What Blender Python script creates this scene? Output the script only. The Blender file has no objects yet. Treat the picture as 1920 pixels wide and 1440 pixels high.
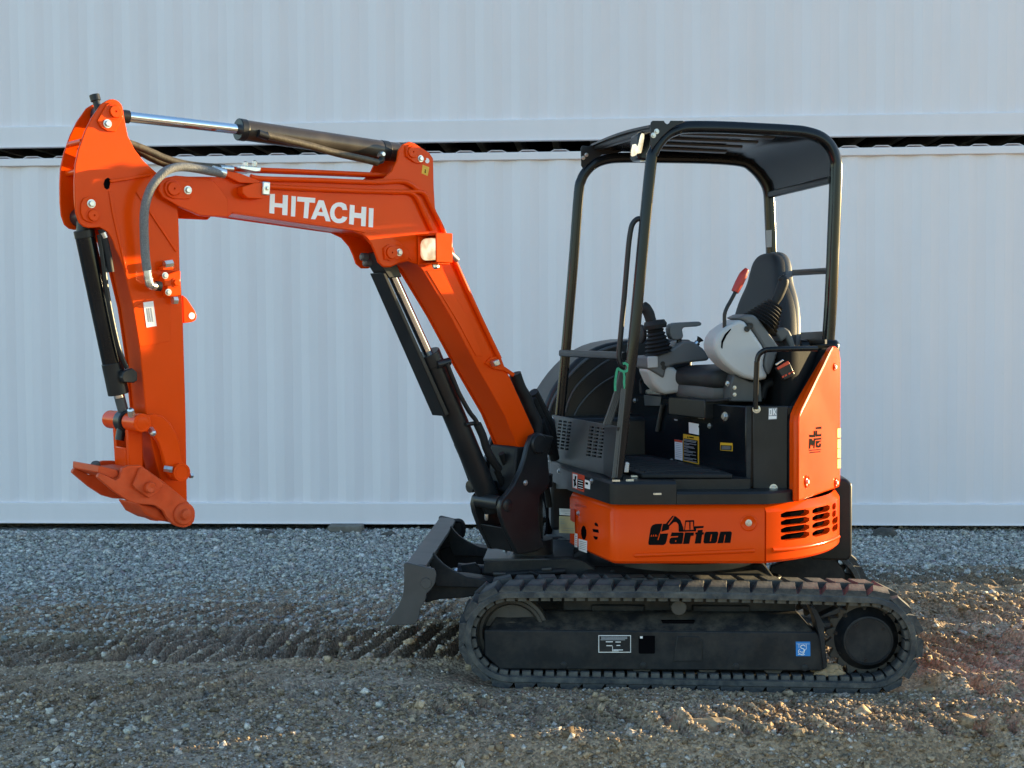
import bpy, bmesh, math, random
import numpy as np
from mathutils import Matrix, Vector
from mathutils.geometry import tessellate_polygon

random.seed(7)
SC = bpy.context.scene
COL = SC.collection
R = math.radians

# ------------------------------------------------------------------ camera, sky, sun, exposure
EYE = Vector((0.0, 0.0, 1.67))
FOCAL = 2630.0                      # focal length in survey pixels (1920 wide)
PITCH = math.atan(120.0 / FOCAL)
ROLL = R(0.34)
_r0 = Vector((1, 0, 0)); _f = Vector((0, math.cos(PITCH), -math.sin(PITCH))); _u0 = Vector((0, math.sin(PITCH), math.cos(PITCH)))
C_R = _r0 * math.cos(ROLL) - _u0 * math.sin(ROLL)
C_U = _u0 * math.cos(ROLL) + _r0 * math.sin(ROLL)
cam_d = bpy.data.cameras.new('camera')
cam_d.sensor_width = 36.0
cam_d.lens = FOCAL / 1920.0 * 36.0
cam_d.clip_end = 2000.0
cam = bpy.data.objects.new('camera', cam_d)
COL.objects.link(cam)
cam.matrix_world = Matrix(((C_R.x, C_U.x, -_f.x, EYE.x), (C_R.y, C_U.y, -_f.y, EYE.y), (C_R.z, C_U.z, -_f.z, EYE.z), (0, 0, 0, 1)))
SC.camera = cam

SUN_AZ = 23.0      # degrees behind the wall line, seen from the right
SUN_EL = 6.8
world = bpy.data.worlds.new('World')
SC.world = world
world.use_nodes = True
wn = world.node_tree.nodes
sky = wn.new('ShaderNodeTexSky')
sky.sky_type = 'NISHITA'
sky.sun_disc = False
sky.sun_elevation = R(SUN_EL)
sky.sun_rotation = R(90.0 - SUN_AZ)
sky.air_density = 1.0
sky.dust_density = 0.2
sky.ozone_density = 2.0
wn['Background'].inputs['Strength'].default_value = 0.15
world.node_tree.links.new(sky.outputs['Color'], wn['Background'].inputs['Color'])

sun_d = bpy.data.lights.new('sun', 'SUN')
sun_d.energy = 4.3
sun_d.angle = R(0.5)
sun_d.color = (1.0, 0.76, 0.40)
sun = bpy.data.objects.new('sun', sun_d)
COL.objects.link(sun)
_sd = Vector((math.cos(R(SUN_AZ)) * math.cos(R(SUN_EL)), math.sin(R(SUN_AZ)) * math.cos(R(SUN_EL)), math.sin(R(SUN_EL))))
sun.rotation_euler = _sd.to_track_quat('Z', 'Y').to_euler()

SC.view_settings.view_transform = 'Standard'
SC.view_settings.look = 'None'
SC.view_settings.exposure = 1.96
SC.view_settings.gamma = 1.0
SC.render.engine = 'CYCLES'
SC.cycles.use_denoising = True
SC.cycles.max_bounces = 8

# ------------------------------------------------------------------ survey: where measured points lie in the place
CROPS = {None: (0, 0, 1), 'A': (80, 150, .25), 'B': (80, 480, .375), 'C': (420, 200, .25), 'D': (640, 440, .3195), 'E': (700, 820, .2639),
         'F': (1000, 200, .3229), 'G': (1120, 460, .2604), 'H': (1000, 700, .3229), 'I': (1000, 600, .2222), 'J': (1340, 960, .16667),
         'K': (1060, 210, .125), 'L': (1360, 560, .15276), 'M': (1470, 760, .13889), 'N': (860, 860, .16667), 'O': (1240, 780, .08333),
         'P': (840, 1040, .25), 'Q': (1280, 1020, .25), 'S': (1180, 940, .14583)}

def px(crop, p):
    a, b, s = CROPS[crop]
    return a + s * p[0], b + s * p[1]

def ray(p):
    return C_R * ((p[0] - 960) / FOCAL) + C_U * ((720 - p[1]) / FOCAL) + _f

class Frame:
    """upright plane through (x, y); U runs along it, L away from the viewer, Z up"""
    def __init__(s, x, y, deg):
        s.o = Vector((x, y, 0)); a = R(deg); s.a = a
        s.U = Vector((math.cos(a), math.sin(a), 0)); s.L = Vector((-math.sin(a), math.cos(a), 0))
    def at(s, p, w=0.0, crop=None):
        d = ray(px(crop, p)); t = (w - (EYE - s.o).dot(s.L)) / d.dot(s.L)
        return EYE + d * t
    def uz(s, p, w=0.0, crop=None):
        q = s.at(p, w, crop) - s.o
        return q.dot(s.U), q.z
    def pt(s, u, w, z):
        return s.o + s.U * u + s.L * w + Vector((0, 0, z))

def deep(p, y, crop=None):
    d = ray(px(crop, p)); return EYE + d * ((y - EYE.y) / d.y)

def level(p, z, crop=None):
    d = ray(px(crop, p)); return EYE + d * ((z - EYE.z) / d.z)

TF = Frame(0.80, 6.30, -3)          # tracks, w=0 on the outer face of the near belt
HF = Frame(0.85, 7.07, 15)          # turning upper body, around its slewing axis
BF = Frame(0.08, 6.95, 40)          # boom and arm, swung towards the viewer
WF = Frame(0.0, 10.9, -3.4)         # container side
GROUND0 = 0.0

# ------------------------------------------------------------------ materials
def new_mat(name):
    m = bpy.data.materials.new(name); m.use_nodes = True
    return m, m.node_tree.nodes, m.node_tree.links, m.node_tree.nodes['Principled BSDF']

def paint(name, col, rough=.4, metal=0.0, coat=0.0, var=.12, scale=6.0, bump=0.0, bscale=120.0, dust=0.0, spec=.5, dustcol=(.30, .24, .17)):
    m, n, l, b = new_mat(name)
    tc = n.new('ShaderNodeTexCoord')
    no = n.new('ShaderNodeTexNoise'); no.inputs['Scale'].default_value = scale; no.inputs['Detail'].default_value = 6
    l.new(tc.outputs['Object'], no.inputs['Vector'])
    rp = n.new('ShaderNodeValToRGB')
    rp.color_ramp.elements[0].position = .3; rp.color_ramp.elements[1].position = .7
    rp.color_ramp.elements[0].color = [c * (1 - var) for c in col] + [1]
    rp.color_ramp.elements[1].color = [min(1, c * (1 + var)) for c in col] + [1]
    l.new(no.outputs['Fac'], rp.inputs['Fac'])
    out = rp.outputs['Color']
    if dust > 0:
        n2 = n.new('ShaderNodeTexNoise'); n2.inputs['Scale'].default_value = 9; n2.inputs['Detail'].default_value = 9; n2.inputs['Roughness'].default_value = .7
        l.new(tc.outputs['Object'], n2.inputs['Vector'])
        r2 = n.new('ShaderNodeMapRange'); r2.inputs['From Min'].default_value = .42; r2.inputs['From Max'].default_value = .75; r2.inputs['To Max'].default_value = dust
        l.new(n2.outputs['Fac'], r2.inputs['Value'])
        mx = n.new('ShaderNodeMixRGB'); mx.inputs['Color2'].default_value = (*dustcol, 1)
        l.new(r2.outputs['Result'], mx.inputs['Fac']); l.new(out, mx.inputs['Color1']); out = mx.outputs['Color']
    l.new(out, b.inputs['Base Color'])
    rr = n.new('ShaderNodeMapRange'); rr.inputs['To Min'].default_value = max(.02, rough - .1); rr.inputs['To Max'].default_value = min(1, rough + .1)
    l.new(no.outputs['Fac'], rr.inputs['Value']); l.new(rr.outputs['Result'], b.inputs['Roughness'])
    b.inputs['Metallic'].default_value = metal
    b.inputs['Coat Weight'].default_value = coat; b.inputs['Coat Roughness'].default_value = .12
    b.inputs['Specular IOR Level'].default_value = spec
    if bump > 0:
        nb = n.new('ShaderNodeTexNoise'); nb.inputs['Scale'].default_value = bscale; nb.inputs['Detail'].default_value = 4
        l.new(tc.outputs['Object'], nb.inputs['Vector'])
        bp = n.new('ShaderNodeBump'); bp.inputs['Strength'].default_value = bump; bp.inputs['Distance'].default_value = .004
        l.new(nb.outputs['Fac'], bp.inputs['Height']); l.new(bp.outputs['Normal'], b.inputs['Normal'])
    return m

M = {}
M['orange'] = paint('orange_paint', (.77, .064, .001), .22, coat=.0, var=.07, scale=3, bump=.015, bscale=14, dust=.02, spec=.13)
M['orange_dirty'] = paint('orange_paint_worn', (.66, .070, .010), .5, var=.2, scale=18, bump=.15, dust=.55, spec=.25, dustcol=(.20, .085, .045))
M['black'] = paint('black_paint', (.010, .012, .015), .36, var=.2, bump=.03, dust=.03, spec=.35)
M['matte_black'] = paint('matte_black', (.008, .009, .010), .8, var=.2, spec=.1)
M['black_gloss'] = paint('black_gloss_paint', (.006, .008, .011), .16, var=.2, dust=.01, spec=.3)
M['frame'] = paint('undercarriage_paint', (.009, .012, .016), .5, var=.3, scale=5, bump=.06, dust=.26, dustcol=(.12, .10, .08), spec=.3)
M['frame_dusty'] = paint('dusty_undercarriage', (.018, .019, .021), .65, var=.3, scale=7, bump=.2, dust=.85, dustcol=(.15, .125, .095), spec=.25)
M['charcoal'] = paint('charcoal_panel', (.05, .056, .062), .42, var=.1, bump=.03, dust=.08)
M['blade'] = paint('blade_paint', (.046, .050, .056), .42, var=.12, scale=8, bump=.06, dust=.12, dustcol=(.16, .15, .13))
M['dusty_black'] = paint('dusty_black_paint', (.035, .028, .022), .32, var=.25, scale=8, bump=.05, dust=.3, dustcol=(.12, .09, .06))
M['rubber'] = paint('rubber', (.042, .046, .051), .75, var=.35, scale=14, bump=.6, bscale=90, dust=.75, dustcol=(.21, .19, .155), spec=.4)
M['rubber_soft'] = paint('black_rubber', (.013, .014, .016), .6, var=.2, bump=.1, spec=.3)
M['steel'] = paint('worn_steel', (.06, .058, .055), .55, metal=.4, var=.3, bump=.2, dust=.4, dustcol=(.11, .095, .075))
M['chrome'] = paint('chrome', (.72, .74, .77), .09, metal=1.0, var=.03)
M['zinc'] = paint('zinc_bolt', (.62, .62, .60), .3, metal=.9, var=.15, scale=60)
M['braid'] = paint('hose_sleeve', (.16, .165, .17), .55, var=.25, scale=150, bump=.8, bscale=260)
M['bronze'] = paint('dusty_hose', (.075, .058, .035), .5, var=.3, scale=40, bump=.3)
M['grey_light'] = paint('light_grey_plastic', (.46, .46, .46), .45, var=.04, bump=.08, bscale=300)
M['grey_dark'] = paint('dark_grey_plastic', (.11, .115, .12), .5, var=.06, bump=.08, bscale=300)
M['seat'] = paint('seat_vinyl', (.022, .024, .027), .55, var=.12, bump=.15, bscale=250, spec=.3)
M['seat_side'] = paint('seat_shell', (.085, .088, .092), .55, var=.08, bump=.1, bscale=250)
M['red'] = paint('red_grip', (.42, .03, .02), .4, var=.06)
M['green'] = paint('green_strap', (.03, .30, .16), .6, var=.2, scale=40)
M['white'] = paint('white_print', (.88, .87, .86), .5, var=.03)
M['print_black'] = paint('black_print', (.008, .008, .008), .9, var=.05, spec=.02)
M['print_grey'] = paint('grey_print', (.30, .31, .33), .5, var=.2, scale=300)
M['print_blue'] = paint('blue_print', (.02, .22, .60), .45, var=.1)
M['print_yellow'] = paint('yellow_print', (.75, .42, .02), .45, var=.05)
M['print_red'] = paint('red_print', (.60, .06, .02), .45, var=.05)
M['paper'] = paint('cream_paper', (.62, .50, .27), .7, var=.06, scale=20)
M['container'] = None
M['void'] = paint('dark_interior', (.004, .004, .005), .9, var=.1, spec=.0)
M['dirt'] = paint('clod_dirt', (.33, .235, .14), .95, var=.3, scale=25, bump=.8, bscale=60)
M['rock'] = paint('dark_rock', (.07, .065, .06), .9, var=.35, scale=14, bump=.7, bscale=40)
M['timber'] = paint('weathered_timber', (.16, .145, .125), .9, var=.3, scale=18, bump=.6)

def lamp_glass():
    m, n, l, b = new_mat('lamp_lens')
    wv = n.new('ShaderNodeTexWave'); wv.inputs['Scale'].default_value = 60; wv.bands_direction = 'Z'
    tc = n.new('ShaderNodeTexCoord'); l.new(tc.outputs['Object'], wv.inputs['Vector'])
    bp = n.new('ShaderNodeBump'); bp.inputs['Strength'].default_value = .35; bp.inputs['Distance'].default_value = .003
    l.new(wv.outputs['Fac'], bp.inputs['Height']); l.new(bp.outputs['Normal'], b.inputs['Normal'])
    b.inputs['Base Color'].default_value = (.85, .82, .72, 1); b.inputs['Roughness'].default_value = .12
    b.inputs['Coat Weight'].default_value = 1
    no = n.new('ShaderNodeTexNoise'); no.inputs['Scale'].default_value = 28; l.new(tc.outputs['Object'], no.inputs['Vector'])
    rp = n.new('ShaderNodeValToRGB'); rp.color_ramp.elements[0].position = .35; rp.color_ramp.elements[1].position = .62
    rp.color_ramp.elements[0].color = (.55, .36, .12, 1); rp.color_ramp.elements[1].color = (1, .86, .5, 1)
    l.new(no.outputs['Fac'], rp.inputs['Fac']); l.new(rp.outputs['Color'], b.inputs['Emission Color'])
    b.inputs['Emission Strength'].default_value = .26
    return m
M['lens'] = lamp_glass()

def container_paint():
    m, n, l, b = new_mat('container_white_paint')
    tc = n.new('ShaderNodeTexCoord')
    mp = n.new('ShaderNodeMapping'); mp.inputs['Scale'].default_value = (2.2, 2.2, .16)
    l.new(tc.outputs['Object'], mp.inputs['Vector'])
    st = n.new('ShaderNodeTexNoise'); st.inputs['Scale'].default_value = 3; st.inputs['Detail'].default_value = 8
    l.new(mp.outputs['Vector'], st.inputs['Vector'])
    bl = n.new('ShaderNodeTexNoise'); bl.inputs['Scale'].default_value = .9; bl.inputs['Detail'].default_value = 7; bl.inputs['Roughness'].default_value = .65
    l.new(tc.outputs['Object'], bl.inputs['Vector'])
    sc = n.new('ShaderNodeTexNoise'); sc.inputs['Scale'].default_value = 14; sc.inputs['Detail'].default_value = 10; sc.inputs['Roughness'].default_value = .8
    l.new(tc.outputs['Object'], sc.inputs['Vector'])
    r1 = n.new('ShaderNodeMapRange'); r1.inputs['From Min'].default_value = .45; r1.inputs['From Max'].default_value = .8; r1.inputs['To Max'].default_value = .30
    l.new(st.outputs['Fac'], r1.inputs['Value'])
    r2 = n.new('ShaderNodeMapRange'); r2.inputs['From Min'].default_value = .5; r2.inputs['From Max'].default_value = .75; r2.inputs['To Max'].default_value = .35
    l.new(bl.outputs['Fac'], r2.inputs['Value'])
    r3 = n.new('ShaderNodeMapRange'); r3.inputs['From Min'].default_value = .65; r3.inputs['From Max'].default_value = .76; r3.inputs['To Max'].default_value = .5
    l.new(sc.outputs['Fac'], r3.inputs['Value'])
    a = n.new('ShaderNodeMixRGB'); a.inputs['Color1'].default_value = (.80, .745, .765, 1); a.inputs['Color2'].default_value = (.69, .645, .655, 1)
    l.new(r1.outputs['Result'], a.inputs['Fac'])
    c = n.new('ShaderNodeMixRGB'); c.inputs['Color2'].default_value = (.72, .67, .68, 1)
    l.new(a.outputs['Color'], c.inputs['Color1']); l.new(r2.outputs['Result'], c.inputs['Fac'])
    d = n.new('ShaderNodeMixRGB'); d.inputs['Color2'].default_value = (.45, .43, .40, 1)
    l.new(c.outputs['Color'], d.inputs['Color1']); l.new(r3.outputs['Result'], d.inputs['Fac'])
    l.new(d.outputs['Color'], b.inputs['Base Color'])
    b.inputs['Roughness'].default_value = .5
    bp = n.new('ShaderNodeBump'); bp.inputs['Strength'].default_value = .35; bp.inputs['Distance'].default_value = .03
    l.new(bl.outputs['Fac'], bp.inputs['Height']); l.new(bp.outputs['Normal'], b.inputs['Normal'])
    return m
M['container'] = container_paint()

def ground_mat(name, bump_scale=90.0):
    m, n, l, b = new_mat(name)
    at = n.new('ShaderNodeVertexColor'); at.layer_name = 'tint'
    tc = n.new('ShaderNodeTexCoord')
    no = n.new('ShaderNodeTexNoise'); no.inputs['Scale'].default_value = bump_scale; no.inputs['Detail'].default_value = 8; no.inputs['Roughness'].default_value = .7
    l.new(tc.outputs['Object'], no.inputs['Vector'])
    mr = n.new('ShaderNodeMapRange'); mr.inputs['From Min'].default_value = .3; mr.inputs['From Max'].default_value = .7; mr.inputs['To Min'].default_value = .6; mr.inputs['To Max'].default_value = 1.4
    l.new(no.outputs['Fac'], mr.inputs['Value'])
    vo = n.new('ShaderNodeTexVoronoi'); vo.inputs['Scale'].default_value = bump_scale * .75
    l.new(tc.outputs['Object'], vo.inputs['Vector'])
    sp_ = n.new('ShaderNodeSeparateColor'); l.new(vo.outputs['Color'], sp_.inputs['Color'])
    vr = n.new('ShaderNodeMapRange'); vr.inputs['To Min'].default_value = .62; vr.inputs['To Max'].default_value = 1.38
    l.new(sp_.outputs['Red'], vr.inputs['Value'])
    mm = n.new('ShaderNodeMath'); mm.operation = 'MULTIPLY'; l.new(mr.outputs['Result'], mm.inputs[0]); l.new(vr.outputs['Result'], mm.inputs[1])
    hb = n.new('ShaderNodeMath'); hb.operation = 'SUBTRACT'; l.new(no.outputs['Fac'], hb.inputs[0]); l.new(vo.outputs['Distance'], hb.inputs[1])
    mx = n.new('ShaderNodeVectorMath'); mx.operation = 'SCALE'
    l.new(at.outputs['Color'], mx.inputs[0]); l.new(mm.outputs['Value'], mx.inputs['Scale'])
    l.new(mx.outputs['Vector'], b.inputs['Base Color'])
    b.inputs['Roughness'].default_value = .95; b.inputs['Specular IOR Level'].default_value = .15
    bp = n.new('ShaderNodeBump'); bp.inputs['Strength'].default_value = .9; bp.inputs['Distance'].default_value = .012
    l.new(hb.outputs['Value'], bp.inputs['Height']); l.new(bp.outputs['Normal'], b.inputs['Normal'])
    return m
M['ground'] = ground_mat('dirt_and_gravel')
M['stones'] = ground_mat('crushed_stone', 60.0)

# ------------------------------------------------------------------ mesh building
WLOC = {}

def link(o, parent, loc):
    COL.objects.link(o)
    if parent is not None:
        o.parent = parent; o.location = Vector(loc) - WLOC[parent]
    else:
        o.location = loc
    WLOC[o] = Vector(loc)
    return o

def empty(name, loc):
    o = bpy.data.objects.new(name, None); o.empty_display_size = .2
    return link(o, None, Vector(loc))

def tag(o, label, cat=None, group=None, kind=None):
    o['label'] = label
    if cat: o['category'] = cat
    if group: o['group'] = group
    if kind: o['kind'] = kind
    return o

class MB:
    def __init__(s): s.v = []; s.f = []
    def add(s, vs, fs):
        b = len(s.v); s.v.extend(Vector(v) for v in vs); s.f.extend(tuple(b + i for i in f) for f in fs); return s
    def slab(s, pts, off):
        """closed polygon of world points pushed by the vector off"""
        n = len(pts); off = Vector(off)
        a = [Vector(p) for p in pts]; c = [p + off for p in a]
        return s.add(a + c, [tuple(range(n))[::-1], tuple(range(n, 2 * n))] + [(i, (i + 1) % n, n + (i + 1) % n, n + i) for i in range(n)])
    def prism(s, fr, poly, w0, w1, crop=None, wtrace=None):
        wt = w0 if wtrace is None else wtrace
        uz = [fr.uz(p, wt, crop) for p in poly]
        return s.slab([fr.pt(u, w0, z) for u, z in uz], fr.L * (w1 - w0))
    def prism_uz(s, fr, uz, w0, w1):
        return s.slab([fr.pt(u, w0, z) for u, z in uz], fr.L * (w1 - w0))
    def box(s, fr, u0, u1, w0, w1, z0, z1):
        return s.prism_uz(fr, [(u0, z0), (u1, z0), (u1, z1), (u0, z1)], w0, w1)
    def rings(s, rings, closed_ring=True, caps=True, loop=False):
        n = len(rings[0]); vs = [p for r in rings for p in r]; fs = []
        k = len(rings)
        for j in range(k if loop else k - 1):
            a, b = j * n, ((j + 1) % k) * n
            for i in range(n if closed_ring else n - 1):
                fs.append((a + i, a + (i + 1) % n, b + (i + 1) % n, b + i))
        if caps and closed_ring and not loop:
            fs.append(tuple(range(n))[::-1]); fs.append(tuple((k - 1) * n + i for i in range(n)))
        return s.add(vs, fs)
    def cyl(s, a, b, r0, r1=None, n=20):
        return s.tube([a, b], [r0, r0 if r1 is None else r1], n)
    def tube(s, pts, r, n=12, prof=None, up=None):
        pts = [Vector(p) for p in pts]; k = len(pts)
        rs = r if isinstance(r, (list, tuple)) else [r] * k
        tans = []
        for i in range(k):
            a = pts[max(0, i - 1)]; b = pts[min(k - 1, i + 1)]
            d = (b - a)
            if d.length < 1e-9: d = Vector((0, 0, 1))
            tans.append(d.normalized())
        ref = Vector(up) if up else (Vector((0, 0, 1)) if abs(tans[0].z) < .9 else Vector((1, 0, 0)))
        nx = tans[0].cross(ref).normalized()
        out = []
        for i in range(k):
            t = tans[i]
            nx = (nx - t * nx.dot(t)).normalized()
            ny = t.cross(nx)
            if prof:
                out.append([pts[i] + nx * (x * rs[i]) + ny * (y * rs[i]) for x, y in prof])
            else:
                out.append([pts[i] + nx * (rs[i] * math.cos(2 * math.pi * j / n)) + ny * (rs[i] * math.sin(2 * math.pi * j / n)) for j in range(n)])
        return s.rings(out)
    def lathe(s, c, axis, prof, n=28):
        axis = Vector(axis).normalized(); ref = Vector((0, 0, 1)) if abs(axis.z) < .9 else Vector((1, 0, 0))
        nx = axis.cross(ref).normalized(); ny = axis.cross(nx); c = Vector(c)
        return s.rings([[c + axis * h + nx * (r * math.cos(2 * math.pi * j / n)) + ny * (r * math.sin(2 * math.pi * j / n)) for j in range(n)] for r, h in prof])
    def mesh(s, name, smooth=35):
        c = sum(s.v, Vector()) / len(s.v)
        me = bpy.data.meshes.new(name)
        me.from_pydata([tuple(v - c) for v in s.v], [], s.f)
        bm = bmesh.new(); bm.from_mesh(me); bmesh.ops.recalc_face_normals(bm, faces=bm.faces); bm.to_mesh(me); bm.free()
        if smooth:
            me.polygons.foreach_set('use_smooth', [True] * len(me.polygons)); me.set_sharp_from_angle(angle=R(smooth))
        return me, c
    def build(s, name, mat, parent=None, bev=0.0, smooth=35, seg=2, label=None):
        me, c = s.mesh(name, smooth)
        me.materials.append(M[mat] if isinstance(mat, str) else mat)
        o = bpy.data.objects.new(name, me)
        link(o, parent, c)
        if bev > 0:
            md = o.modifiers.new('bevel', 'BEVEL'); md.width = bev; md.segments = seg; md.limit_method = 'ANGLE'; md.angle_limit = R(30); md.harden_normals = False
        if label: o['label'] = label
        return o

def cut(o, cutter_mb):
    """cut real openings through a panel"""
    me, c = cutter_mb.mesh('cutter', 0)
    t = bpy.data.objects.new('cutter', me); t.location = c; COL.objects.link(t)
    wl = WLOC[o]; par = o.parent
    o.parent = None; o.location = wl
    bpy.context.view_layer.update()
    md = o.modifiers.new('cut', 'BOOLEAN'); md.object = t; md.operation = 'DIFFERENCE'; md.solver = 'EXACT'
    bpy.context.view_layer.update()
    dg = bpy.context.evaluated_depsgraph_get()
    nm = bpy.data.meshes.new_from_object(o.evaluated_get(dg))
    o.modifiers.clear(); old = o.data; nm.name = old.name; o.data = nm
    nm.polygons.foreach_set('use_smooth', [True] * len(nm.polygons)); nm.set_sharp_from_angle(angle=R(30))
    bpy.data.objects.remove(t); bpy.data.meshes.remove(me)
    if par is not None:
        o.parent = par; o.location = wl - WLOC[par]

def smooth_line(pts, per=6):
    """Catmull-Rom through points"""
    pts = [Vector(p) for p in pts]; out = []
    for i in range(len(pts) - 1):
        p0 = pts[max(0, i - 1)]; p1 = pts[i]; p2 = pts[i + 1]; p3 = pts[min(len(pts) - 1, i + 2)]
        for k in range(per):
            t = k / per
            out.append(.5 * ((2 * p1) + (p2 - p0) * t + (2 * p0 - 5 * p1 + 4 * p2 - p3) * t * t + (3 * p1 - p0 - 3 * p2 + p3) * t ** 3))
    out.append(pts[-1]); return out

def plan_sweep(mb, path, prof):
    """sweep a closed (offset, z) profile along a plan path; offset grows to the left of travel"""
    path = [Vector((p[0], p[1], 0)) for p in path]; k = len(path); out = []
    for i in range(k):
        d1 = (path[i] - path[i - 1]).normalized() if i > 0 else (path[1] - path[0]).normalized()
        d2 = (path[i + 1] - path[i]).normalized() if i < k - 1 else d1
        n1 = Vector((-d1.y, d1.x, 0)); n2 = Vector((-d2.y, d2.x, 0)); nn = (n1 + n2).normalized(); nn = nn / max(.3, nn.dot(n1))
        out.append([path[i] + nn * o + Vector((0, 0, z)) for o, z in prof])
    return mb.rings(out)

# shared hex bolt, head pointing along -Y
def _bolt_mesh():
    mb = MB(); Y = Vector((0, -1, 0))
    mb.lathe((0, 0, 0), Y, [(1.35, 0), (1.35, .22), (1.0, .24)], 16)
    mb.lathe((0, 0, 0), Y, [(1.0, .22), (1.0, .8), (.82, .95)], 6)
    me, c = mb.mesh('bolt', 25); me.transform(Matrix.Translation(c)); me.materials.append(M['zinc']); return me
BOLT = _bolt_mesh()
BOLT_O = BOLT.copy(); BOLT_O.materials[0] = M['orange']
BOLT_K = BOLT.copy(); BOLT_K.materials[0] = M['black']

def bolt(parent, pos, ang, r=.012, me=None):
    o = bpy.data.objects.new('bolt', me or BOLT); o.rotation_euler = (0, 0, ang); o.scale = (r, r, r)
    link(o, parent, Vector(pos)); return o

# ================================================================== containers
WALL_L = 12.19
def container(z0, z1, rail_z, top_z, label, has_gap_below):
    root = empty('shipping_container', WF.pt(7.1 - WALL_L / 2, 1.22, z0))
    tag(root, label, 'container', 'white shipping containers in a stack')
    uR = 7.1; uL = 7.1 - WALL_L
    def sheet(name, w0, sgn, mat='container'):
        mb = MB(); pts = []; u = uL + .16; i = 0
        seq = [(.072, 0), (.068, 1), (.070, 1), (.068, 0)]
        cur = 0.0; pts.append((u, 0.0))
        while u < uR - .25:
            for d, dep in seq:
                u += d; pts.append((u, .018 * dep))
        nz = 5
        zz = [rail_z + (top_z - rail_z) * k / nz for k in range(nz + 1)]
        vs = []; fs = []; n = len(pts); rnd = random.Random(int(z0 * 10) + sgn)
        for z in zz:
            for (a, d) in pts:
                wob = .003 * math.sin(a * 2.1 + z) + .0025 * math.sin(a * .9 + 2 * z)
                vs.append(WF.pt(a, w0 + sgn * (d + wob), z))
        for k in range(nz):
            for i in range(n - 1):
                fs.append((k * n + i, k * n + i + 1, (k + 1) * n + i + 1, (k + 1) * n + i))
        mb.add(vs, fs); o = mb.build(name, mat, root, smooth=0)
        md = o.modifiers.new('thick', 'SOLIDIFY'); md.thickness = .003
        return o
    sheet('side_panel', .022, 1); sheet('side_panel', 2.42, -1)
    for w0, w1 in ((0.0, .06), (2.38, 2.44)):
        MB().prism_uz(WF, [(uL + .16, rail_z - .165), (uR - .16, rail_z - .165), (uR - .16, rail_z), (uL + .16, rail_z)], w0, w1).build('bottom_rail', 'container', root, bev=.006)
        MB().box(WF, uL + .16, uR - .16, w0, w1, top_z, top_z + .06).build('top_rail', 'container', root, bev=.006)
    # lip of the bottom rail
    MB().box(WF, uL + .16, uR - .16, -.012, 0.0, rail_z - .165, rail_z - .158).build('rail_lip', 'container', root)
    for u in (uL, uR - .16):
        for w in (0, 2.28):
            MB().box(WF, u, u + .16, w, w + .16, z0 + .12, z1 - .12).build('corner_post', 'container', root, bev=.01)
            for zz in (z0, z1 - .12):
                MB().box(WF, u - .004, u + .164, w - .004, w + .164, zz, zz + .12).build('corner_casting', 'container', root, bev=.012)
    for u, nm in ((uL + .02, 'end_wall'), (uR - .06, 'end_wall')):
        MB().box(WF, u, u + .04, .16, 2.28, rail_z - .15, z1 - .02).build(nm, 'container', root, bev=.005)
    # roof: corrugated sheet, ribs running across
    mb = MB(); u = uL + .16; prof = []
    while u < uR - .45:
        prof += [(u, 0), (u + .09, 0), (u + .12, .017), (u + .21, .017)]; u += .245
    z = top_z + .0605
    vs = [WF.pt(a, w, z + h) for w in (.012, 2.428) for a, h in prof]; n = len(prof)
    mb.add(vs, [(i, i + 1, n + i + 1, n + i) for i in range(n - 1)])
    o = mb.build('roof', 'container', root, smooth=30); md = o.modifiers.new('thick', 'SOLIDIFY'); md.thickness = .004; md.offset = 1
    # floor cross members
    proto = None
    for k in range(39):
        u = uL + .3 + k * .3
        if proto is None:
            proto = MB().box(WF, u, u + .05, .065, 2.375, z0 + .02, z0 + .14).build('floor_bearer', 'frame', root)
            base = WLOC[proto] - WF.U * u
        else:
            c = proto.copy(); COL.objects.link(c); c.parent = root; p = base + WF.U * u; c.location = p - WLOC[root]; WLOC[c] = p
    MB().box(WF, uL + .17, uR - .17, .07, 2.37, rail_z - .02, rail_z - .002).build('floor_deck', 'void', root)
    return root
LOW = container(.075, 2.985, .24, 2.905, 'white corrugated shipping container standing on the gravel, lower of the stack', False)
UP = container(3.05, 5.96, 3.215, 5.88, 'white corrugated shipping container stacked on top, with dark gap underneath', True)

# ================================================================== ground
def _tab(seed):
    return np.random.RandomState(seed).rand(256, 256)
_T = [_tab(i) for i in range(8)]
def vnoise(x, y, k):
    t = _T[k % 8]
    xi = np.floor(x).astype(int); yi = np.floor(y).astype(int)
    fx = x - xi; fy = y - yi
    fx = fx * fx * (3 - 2 * fx); fy = fy * fy * (3 - 2 * fy)
    a = t[xi & 255, yi & 255]; b = t[(xi + 1) & 255, yi & 255]; c = t[xi & 255, (yi + 1) & 255]; d = t[(xi + 1) & 255, (yi + 1) & 255]
    return (a * (1 - fx) + b * fx) * (1 - fy) + (c * (1 - fx) + d * fx) * fy - .5
def fbm(x, y, f, o, k):
    s = 0; a = 1.0
    for i in range(o):
        s = s + a * vnoise(x * f + 13.7 * i, y * f + 7.1 * i, k + i); f *= 2.03; a *= .52
    return s
def sstep(a, b, x):
    t = np.clip((x - a) / (b - a), 0, 1); return t * t * (3 - 2 * t)

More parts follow.
